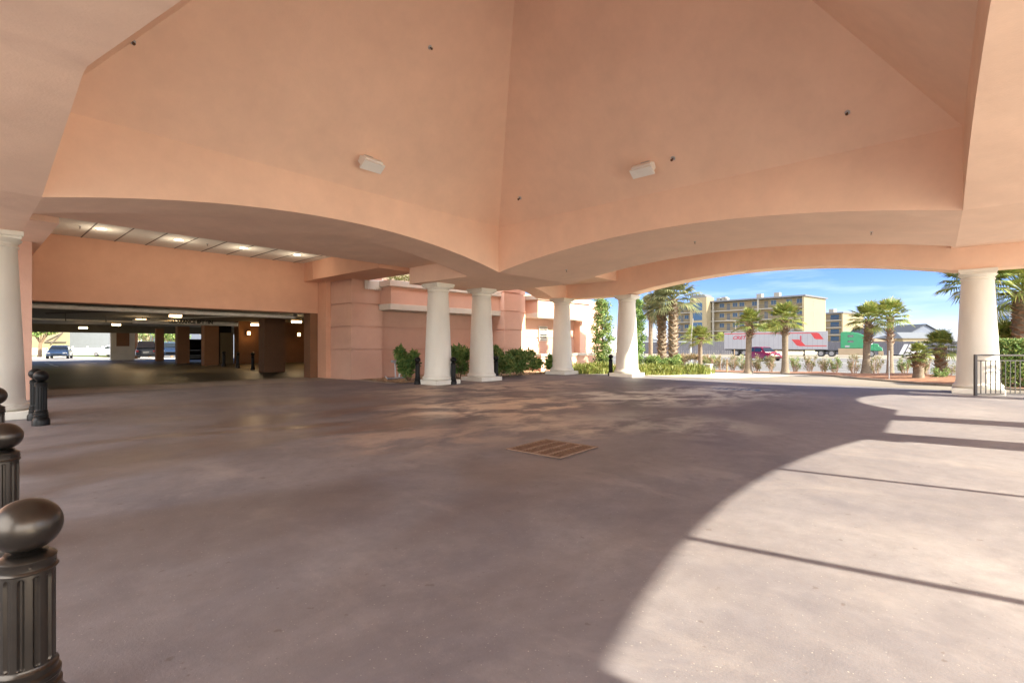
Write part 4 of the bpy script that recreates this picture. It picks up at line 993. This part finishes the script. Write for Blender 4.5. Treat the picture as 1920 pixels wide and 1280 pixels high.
# local: x runs towards the near corner at 0, y<0 faces the road
def prt(root, name, m, *box, parent=None, bev=0): return MB().box(*box).build(name, m, parent or root, bevel=bev)
prt(ap1, 'wall', M['bshade'], -Lb, 0, .0, 10, 0, H1-.4)
prt(ap1, 'end_wall', M['bcream'], -.05, .45, -2.0, 13, 0, H1-.3)
prt(ap1, 'roof', M['roofm'], -Lb-.3, .9, -2.3, 13.3, H1-.3, H1+.1)
fl = H1/5.0
for k in range(1, 5):
    prt(ap1, 'gallery_floor', M['btrim'], -Lb, -.05, -1.9, 0, k*fl-.2, k*fl+.05)
    b = MB(); z = k*fl
    b.box(-Lb, -.05, -1.9, -1.85, z+1.0, z+1.08); x = -Lb
    while x < -.1: b.box(x, x+.05, -1.89, -1.86, z+.05, z+1.0); x += .42
    b.build('railing', M['iron'], ap1)
for x in (-Lb+.2, -Lb*.8, -Lb*.28-.4, -Lb*.62): prt(ap1, 'post', M['btrim'], x, x+.4, -2.0, -1.5, 0, H1-.3)
for k in range(0, 5):
    for i, x in enumerate([-Lb*t for t in (.035, .10, .20, .33, .42, .47, .57, .80, .86, .93, .97)]):
        wd_ = prt(ap1, 'window', M['btrim'], x-.8, x+.8, -.05, .0, k*fl+.95, k*fl+2.4)
        prt(ap1, 'pane', M['glass'], x-.68, x-.04, -.07, -.05, k*fl+1.07, k*fl+2.28, parent=wd_); prt(ap1, 'pane', M['glass'], x+.04, x+.68, -.07, -.05, k*fl+1.07, k*fl+2.28, parent=wd_)
    for x in (-Lb*.25, -Lb*.52, -Lb*.9): prt(ap1, 'door', M['roofm'], x-.5, x+.5, -.04, .0, k*fl+.06, k*fl+2.2)
tx = -Lb*.70
tw = prt(ap1, 'stair_tower', M['bcream'], tx-2.8, tx+2.8, -4.4, 0, 0, H1+1.2)
MB().prism([(tx-2.8, H1+1.2), (tx-2.3, H1+2.1), (tx+2.0, H1+2.1), (tx+2.8, H1+1.2)], -4.4, -.5).build('tower_roof', M['roofm'], ap1)
for k in range(1, 5): prt(ap1, 'tower_window', M['glass'], tx-1.7, tx+1.4, -4.45, -4.4, k*fl+.3, k*fl+2.6)
for k in range(0, 4):
    z = k*fl; b = MB(); b.add([(-8.6, -2.5, z), (-8.6, -1.9, z), (-1.2, -1.9, z+fl), (-1.2, -2.5, z+fl), (-8.6, -2.5, z+.3), (-8.6, -1.9, z+.3), (-1.2, -1.9, z+fl+.3), (-1.2, -2.5, z+fl+.3)],
        [(0,3,2,1),(4,5,6,7),(0,1,5,4),(1,2,6,5),(2,3,7,6),(3,0,4,7)])
    if k < 2: b.build('stair_flight', M['roofm'], ap1)
for k in range(1, 5): prt(ap1, 'slit_window', M['roofm'], .45, .48, 4.2, 4.6, k*fl+.4, k*fl+1.9)
for (x, s_) in ((-Lb*.22, .9), (-Lb*.34, .9), (-Lb*.60, .8), (-Lb*.64, .7), (-Lb*.58, .6)): prt(ap1, 'roof_unit', M['btrim'], x, x+1.6*s_, 2, 3.5, H1+.1, H1+.1+1.7*s_)
A = pz(1583, 205); B = pz(1500, 222); d = (A-B).normalized(); L3 = (A-B).length; H3 = zt(586, 205)-A.z; fl3 = H3/5
ap2 = empty('apartment_building', A, math.atan2(d.y, d.x), 'more distant cream apartment block with balcony stacks, right of the long one', 'building')
prt(ap2, 'wall', M['bshade'], -L3, 0, 0, 12, 0, H3-.3); prt(ap2, 'end_wall', M['bcream'], 0, .5, -1.8, 12, 0, H3-.3); prt(ap2, 'roof', M['roofm'], -L3-.3, .9, -2.1, 12.3, H3-.3, H3+.25)
prt(ap2, 'pier', M['bcream'], -L3*.62, -L3*.56, -1.8, 0, 0, H3-.3)
for k in range(5):
    if k: prt(ap2, 'balcony_floor', M['btrim'], -L3*.55, -.02, -1.7, 0, k*fl3-.25, k*fl3+.1)
    b = MB(); b.box(-L3*.55, -.02, -1.7, -1.64, k*fl3+1.0, k*fl3+1.1)
    for i in range(16): x = -L3*.55+i*L3*.55/16; b.box(x, x+.06, -1.69, -1.65, k*fl3+.1, k*fl3+1)
    b.build('railing', M['iron'], ap2)
    for x, w_ in ((-L3*.85, 1.6), (-L3*.70, 1.6), (-L3*.45, 1.6), (-L3*.20, 3.4)):
        o = prt(ap2, 'window', M['btrim'], x-w_/2-.1, x+w_/2+.1, -.06, 0, k*fl3+.3, k*fl3+2.35); prt(ap2, 'pane', M['glass'], x-w_/2, x+w_/2, -.08, -.06, k*fl3+.4, k*fl3+2.25, parent=o)
    if k: prt(ap2, 'slit_window', M['roofm'], .5, .53, 4, 4.5, k*fl3+.6, k*fl3+1.8)
prt(ap2, 'roof_unit', M['btrim'], -L3*.4, -L3*.4+2, 2, 4, H3+.25, H3+1.9); prt(ap2, 'roof_unit', M['btrim'], -L3*.95, -L3*.95+2, 2, 4, H3+.25, H3+1.5)
# small houses
def house(px, d, wpx, eave, ridge, dep, m, label, gable_front=False, rot=0, rm='greyroof', wins=3, name='house'):
    A = pz(px-wpx/2, d); B = pz(px+wpx/2, d); L_ = (B-A).length; e = empty(name, (A+B)/2, hd(A, B)+rot, label, 'house'); he = zt(eave, d)-A.z; hr = zt(ridge, d)-A.z
    prt(e, 'wall', m, -L_/2, L_/2, 0, dep, 0, he)
    if gable_front:
        MB().prism([(-L_/2, he), (0, hr-.3), (L_/2, he)], .0, dep).build('gable', m, e)
        b = MB()
        for s_ in (-1, 1): b.add([(s_*(L_/2+.5), -.5, he-.25), (0, -.5, hr), (0, dep+.5, hr), (s_*(L_/2+.5), dep+.5, he-.25), (s_*(L_/2+.5), -.5, he-.05), (0, -.5, hr+.2), (0, dep+.5, hr+.2), (s_*(L_/2+.5), dep+.5, he-.05)], [(0,1,2,3),(7,6,5,4),(0,4,5,1),(1,5,6,2),(2,6,7,3),(3,7,4,0)])
        b.build('roof', M[rm], e)
    else:
        MB().add([(-L_/2-.5, -.5, he), (L_/2+.5, -.5, he), (L_/2+.5, dep+.5, he), (-L_/2-.5, dep+.5, he), (-L_/2+dep*.2, dep/2, hr), (L_/2-dep*.2, dep/2, hr)], [(3, 2, 1, 0), (0, 1, 5, 4), (1, 2, 5), (2, 3, 4, 5), (3, 0, 4)]).build('roof', M[rm], e)
    for i in range(wins):
        x = -L_/2+L_*(i+.5)/wins; o = prt(e, 'window', M['btrim'], x-.65, x+.65, -.05, 0, he*.35, he*.35+1.5); prt(e, 'pane', M['glass'], x-.52, x+.52, -.07, -.05, he*.35+.13, he*.35+1.37, parent=o)
    return e
house(1655, 150, 38, 631, 615, 12, M['bluesid'], 'blue-grey gabled house between the crowns of the two palms right of the truck', True, wins=2)
house(1645, 126, 44, 640, 632, 9, M['bcream'], 'low cream house with a pale tan roof behind the nose of the green truck', rm='tan', wins=4)
house(1732, 122, 78, 634, 622, 9, M['bcream'], 'low cream house with a flat pale grey roof behind the slatted fence', rm='greysid', wins=5)
house(1735, 170, 50, 622, 608, 12, M['bluesid'], 'taller blue-grey house with sloping roof behind the low cream house', True, wins=3)
house(1205, 150, 60, 640, 630, 10, M['greysid'], 'low grey house glimpsed behind the three tall palms', wins=4)
A = pz(1884, 150); e = empty('tower_block', A, HEAD-R(90)-.75, 'tall pale blue-white tower block beside the booted palm at the right edge', 'building'); Ht = zt(572, 150)-A.z
prt(e, 'wall', M['towerw'], -1.2, 8, 0, 9, 0, Ht)
for k in range(5):
    for x in (-.6, 1.7, 4.0, 6.2): prt(e, 'window', M['glass'], x, x+1.5, -.05, 0, k*Ht/5+.8, k*Ht/5+2.3)
# house across the lot behind the garage
e = empty('house', at(165, 84), hd(at(120, 84), at(200, 88)), 'grey lap-sided house beyond the white picket fence behind the garage', 'house')
b = MB()
for i in range(40): b.add([(-4.2, -.03, i*.2), (4.2, -.03, i*.2), (4.2, 0, i*.2+.2), (-4.2, 0, i*.2+.2)], [(0, 1, 2, 3)])
b.box(-4.2, 4.2, 0, 7, 0, 8); b.build('wall', M['greysid'], e); 
for x in (4.3, 6.8): prt(e, 'porch_post', M['white'], x, x+.25, -1.4, -1.15, 0, 5)
prt(e, 'porch_wall', M['bcream'], 4.25, 8.5, .3, 7, 0, 8); prt(e, 'porch_rail', M['white'], 4.55, 6.8, -1.35, -1.2, 1.9, 2.1); prt(e, 'porch_floor', M['white'], 4.2, 9, -1.5, .3, 1.0, 1.25)
o = prt(e, 'window', M['white'], 5.0, 6.4, .24, .3, 2.2, 4.2); prt(e, 'pane', M['dkglass'], 5.15, 6.25, .2, .24, 2.35, 4.05, parent=o)
e = empty('house', at(100, 78), hd(at(120, 84), at(200, 88)), 'beige house with brown timber brackets behind the grey-blue sedan', 'house')
prt(e, 'wall', M['bcream'], -5.2, 1.9, 0, 7, 0, 8)
b = MB(); b.tube((-.9, -.3, 2.0), (.9, -.3, 3.2), .08); b.tube((1.1, -.3, 3.4), (-.3, -.3, 1.6), .08); b.tube((-1.0, -.3, 1.9), (1.5, -.3, 1.9), .08); b.build('bracket', M['dkpipe'], e)
def picket(px0, px1, d0, d1, label):
    A = at(px0, d0); B = at(px1, d1); L_ = (B-A).length; e = empty('picket_fence', A, hd(A, B), label, 'fence'); b = MB(); x = 0
    while x < L_: b.prism([(x, 0), (x, .95), (x+.05, 1.05), (x+.10, .95), (x+.10, 0)], -.02, .0); x += .21
    b.build('pickets', M['white'], e); MB().box(0, L_, .0, .04, .2, .3).box(0, L_, .0, .04, .7, .8).build('rails', M['white'], e)
    x = 0
    while x < L_: MB().box(x, x+.14, .04, .18, 0, 1.25).build('post', M['white'], e); x += 2.4
picket(134, 209, 71, 70, 'white picket fence right of the sedan behind the garage')
picket(40, 90, 71, 71, 'short run of white picket fence left of the sedan behind the garage')
b = MB(); q = [at(20, 66), at(90, 67), at(215, 66), at(215, 90), at(20, 95)]; b.add([(v.x, v.y, .02) for v in q], [tuple(range(5))[::-1]]); b.add([(v.x, v.y, .021) for v in (at(215, 66), at(420, 66), at(520, 130), at(215, 130))], [(0, 1, 2, 3)]); b.f = b.f[:1]; o = b.build('lawn', M['leafm']); o['kind'] = 'structure'
def tree(px, d, h, r, label, m='leafm', n=4200, s=.3, nl_=9):
    l = on(at(px, d)); e = empty('tree', l, 0, label, 'tree'); b = MB(); t = MB(); t.tube((0, 0, -.05), (.1, 0, h*.45), .22, .15, 9)
    for i in range(nl_):
        a = i*2.4; c = Vector((math.cos(a)*r*.6, math.sin(a)*r*.6, h*(.55+.4*rnd.random()))); t.tube((.1, 0, h*(.28+.15*rnd.random())), c, .08, .02, 6)
        clump(b, c, r*.45, r*.45, r*.35, n//nl_, s, .6, .2)
    t.build('trunk', M['bark'], e); b.build('crown', M[m], e)
tree(74, 62, 4.0, 1.8, 'leafy tree over the picket fence at the left of the garage view')
tree(281, 78, 5, 3, 'tree seen above the dark suv beyond the garage pillars', n=2200)
tree(322, 76, 4.5, 2.5, 'tree seen in the bright gap beyond the blue car', n=2200)
house(330, 100, 200, 560, 540, 8, M['bluesid'], 'pale building filling the bright gaps behind the garage pillars', wins=6)
# fence across the road
def slat_fence(px0, px1, d0, d1, h, label):
    A = pz(px0, d0); B = pz(px1, d1); L_ = (B-A).length; e = empty('slat_fence', A, hd(A, B), label, 'fence'); b = MB(); x = 0
    while x < L_: b.box(x, x+.315, -.03, .03, 0, h*rnd.uniform(.97, 1.02)); x += .33
    b.build('slats', M['fence'], e); MB().box(0, L_, .03, .12, .4, .52).box(0, L_, .03, .12, h-.6, h-.48).build('rails', M['fence'], e)
slat_fence(1262, 1392, 104, 99, 2.6, 'grey slatted fence left of and behind the rear of the trailer')
slat_fence(1545, 1830, 100, 84, 2.5, 'grey slatted fence running right from behind the green truck')
slat_fence(1180, 1258, 110, 105, 2.4, 'grey slatted fence behind the three tall palms')
# chain link posts, poles
e = empty('wire_fence', pz(1206, 60), hd(pz(1206, 60), pz(1296, 58)), 'pale posts and top rail of a wire fence left of the leaning pole', 'fence'); L_ = (pz(1206, 60)-pz(1296, 58)).length
for i in range(4): MB().tube((L_*i/3, 0, 0), (L_*i/3, 0, 2.3), .04).build('post', M['steel'], e)
MB().tube((0, 0, 2.28), (L_, 0, 2.28), .03).build('rail', M['steel'], e)
def pole(px, d, y0, lean, r, label, name='utility_pole', m='steel', arm=None):
    l = pz(px, d); h = zt(y0, d)-l.z; b = MB(); b.tube((0, 0, -.1), (lean, 0, h), r, r*.6, 8)
    if arm: b.tube((lean, 0, h), (lean+arm, 0, h+.25), r*.4, r*.4, 6)
    o = b.build(name, M[m], loc=l); o.rotation_euler.z = HEAD-R(90); tag(o, label, 'pole')
pole(1293, 90, 597, .6, .12, 'pale slightly leaning pole left of the trailer', m='btrim')
pole(1379, 118, 602, 0, .10, 'slim pale pole with a side arm rising above the trailer', m='btrim', arm=-2.2)
pole(1667, 22, 657, 0, .022, 'thin upright metal rod between the two palms right of the green cab', 'marker_rod')
pole(1424, 36, 672, 0, .02, 'thin dark rod below the magenta car', 'marker_rod', 'dkpipe')
pole(1363, 31, 673, 0, .06, 'short wooden stake in the mulch left of the palm before the trailer', 'wooden_stake', 'wood')
pole(1377, 42, 655, 0, .035, 'slim wooden post at the road edge behind the bushes', 'wooden_stake', 'wood')
l = pz(1217, 41); b = MB().lathe([(.13, 0), (.13, .06), (.09, .08), (.09, .5), (.12, .52), (.11, .6), (.05, .68), (.02, .72)], 16); b.tube((-.17, 0, .4), (.17, 0, .4), .05); o = b.build('fire_hydrant', M['red'], None, True, l); tag(o, 'faded red hydrant between the trunks of the tall palms', 'hydrant')
# brush pile and stone
l = pz(1302, 52); e = empty('brush_pile', l, HEAD-R(90), 'heap of cut brown and green palm brush beside the road', 'brush pile'); b = MB()
for i in range(10): clump(b, (-2.0+i*.42, rnd.uniform(-.3, .3), .3+.35*math.sin(i/9*3.14)), .5, .5, .38, 130, .32, .25, .1)
b.build('fronds', M['leafr'], e); b = MB()
for i in range(3): clump(b, (1.0+i*.6, 0, .3), .6, .4, .3, 110, .3, .3, .1)
b.build('green_fronds', M['leafl'], e)
l = pz(1287, 33.5); b = MB(); b.lathe([(.34, 0), (.38, .1), (.33, .25), (.2, .36), (.05, .4)], 14, lambda r, z, t: r*(1+.18*math.sin(t*3+z*5)+.1*math.sin(t*5))); o = b.build('boulder', M['asphalt'], None, True, l); tag(o, 'grey rounded boulder beside the thin pale palm', 'boulder')
# white slanted panels by the fence
l = pz(1716, 74); e = empty('panel_stack', l, HEAD-R(90)-.1, 'row of pale slanted panels on a low trailer in front of the fence', 'panels')
for i in range(4):
    x = -1.6+i*.75; MB().add([(x-.6, 0, .5), (x-.05, 0, .5), (x+.75, .1, 2.0), (x+.2, .1, 2.0), (x-.6, .08, .5), (x-.05, .08, .5), (x+.75, .18, 2.0), (x+.2, .18, 2.0)], [(0,1,2,3),(7,6,5,4),(0,4,5,1),(1,5,6,2),(2,6,7,3),(3,7,4,0)]).build('panel', M['truckw'], e)
MB().box(-2.6, 1.4, -.5, .6, .3, .48).build('base', M['black'], e)
for x in (-1.8, .6): wheel(e, x, -.55, .3, .2)

# loose stones and straw at the front of the bed
b = MB(); rnd = random.Random(5)
for _ in range(900):
    x = rnd.uniform(11.95, 22); y = 17.0 + (rnd.random()**1.6)*3.0; 
    if x < 13.1 and y > 20.1: continue
    s = rnd.uniform(.02, .06); z = .012; a = rnd.uniform(0, 3.1); u = Vector((math.cos(a), math.sin(a), 0))*s; v = Vector((-math.sin(a), math.cos(a), 0))*s*rnd.uniform(.4, .8); w_ = Vector((0, 0, s*.6)); p = Vector((x, y, z))
    b.add([p-u, p-v, p+u, p+v, p-u*.5+w_, p-v*.5+w_, p+u*.5+w_, p+v*.5+w_], [(4, 5, 6, 7), (0, 1, 5, 4), (1, 2, 6, 5), (2, 3, 7, 6), (3, 0, 4, 7)])
o = b.build('pebbles', M['pebble']); tag(o, 'loose tan pebbles along the front of the planting bed', 'pebbles', kind='stuff')
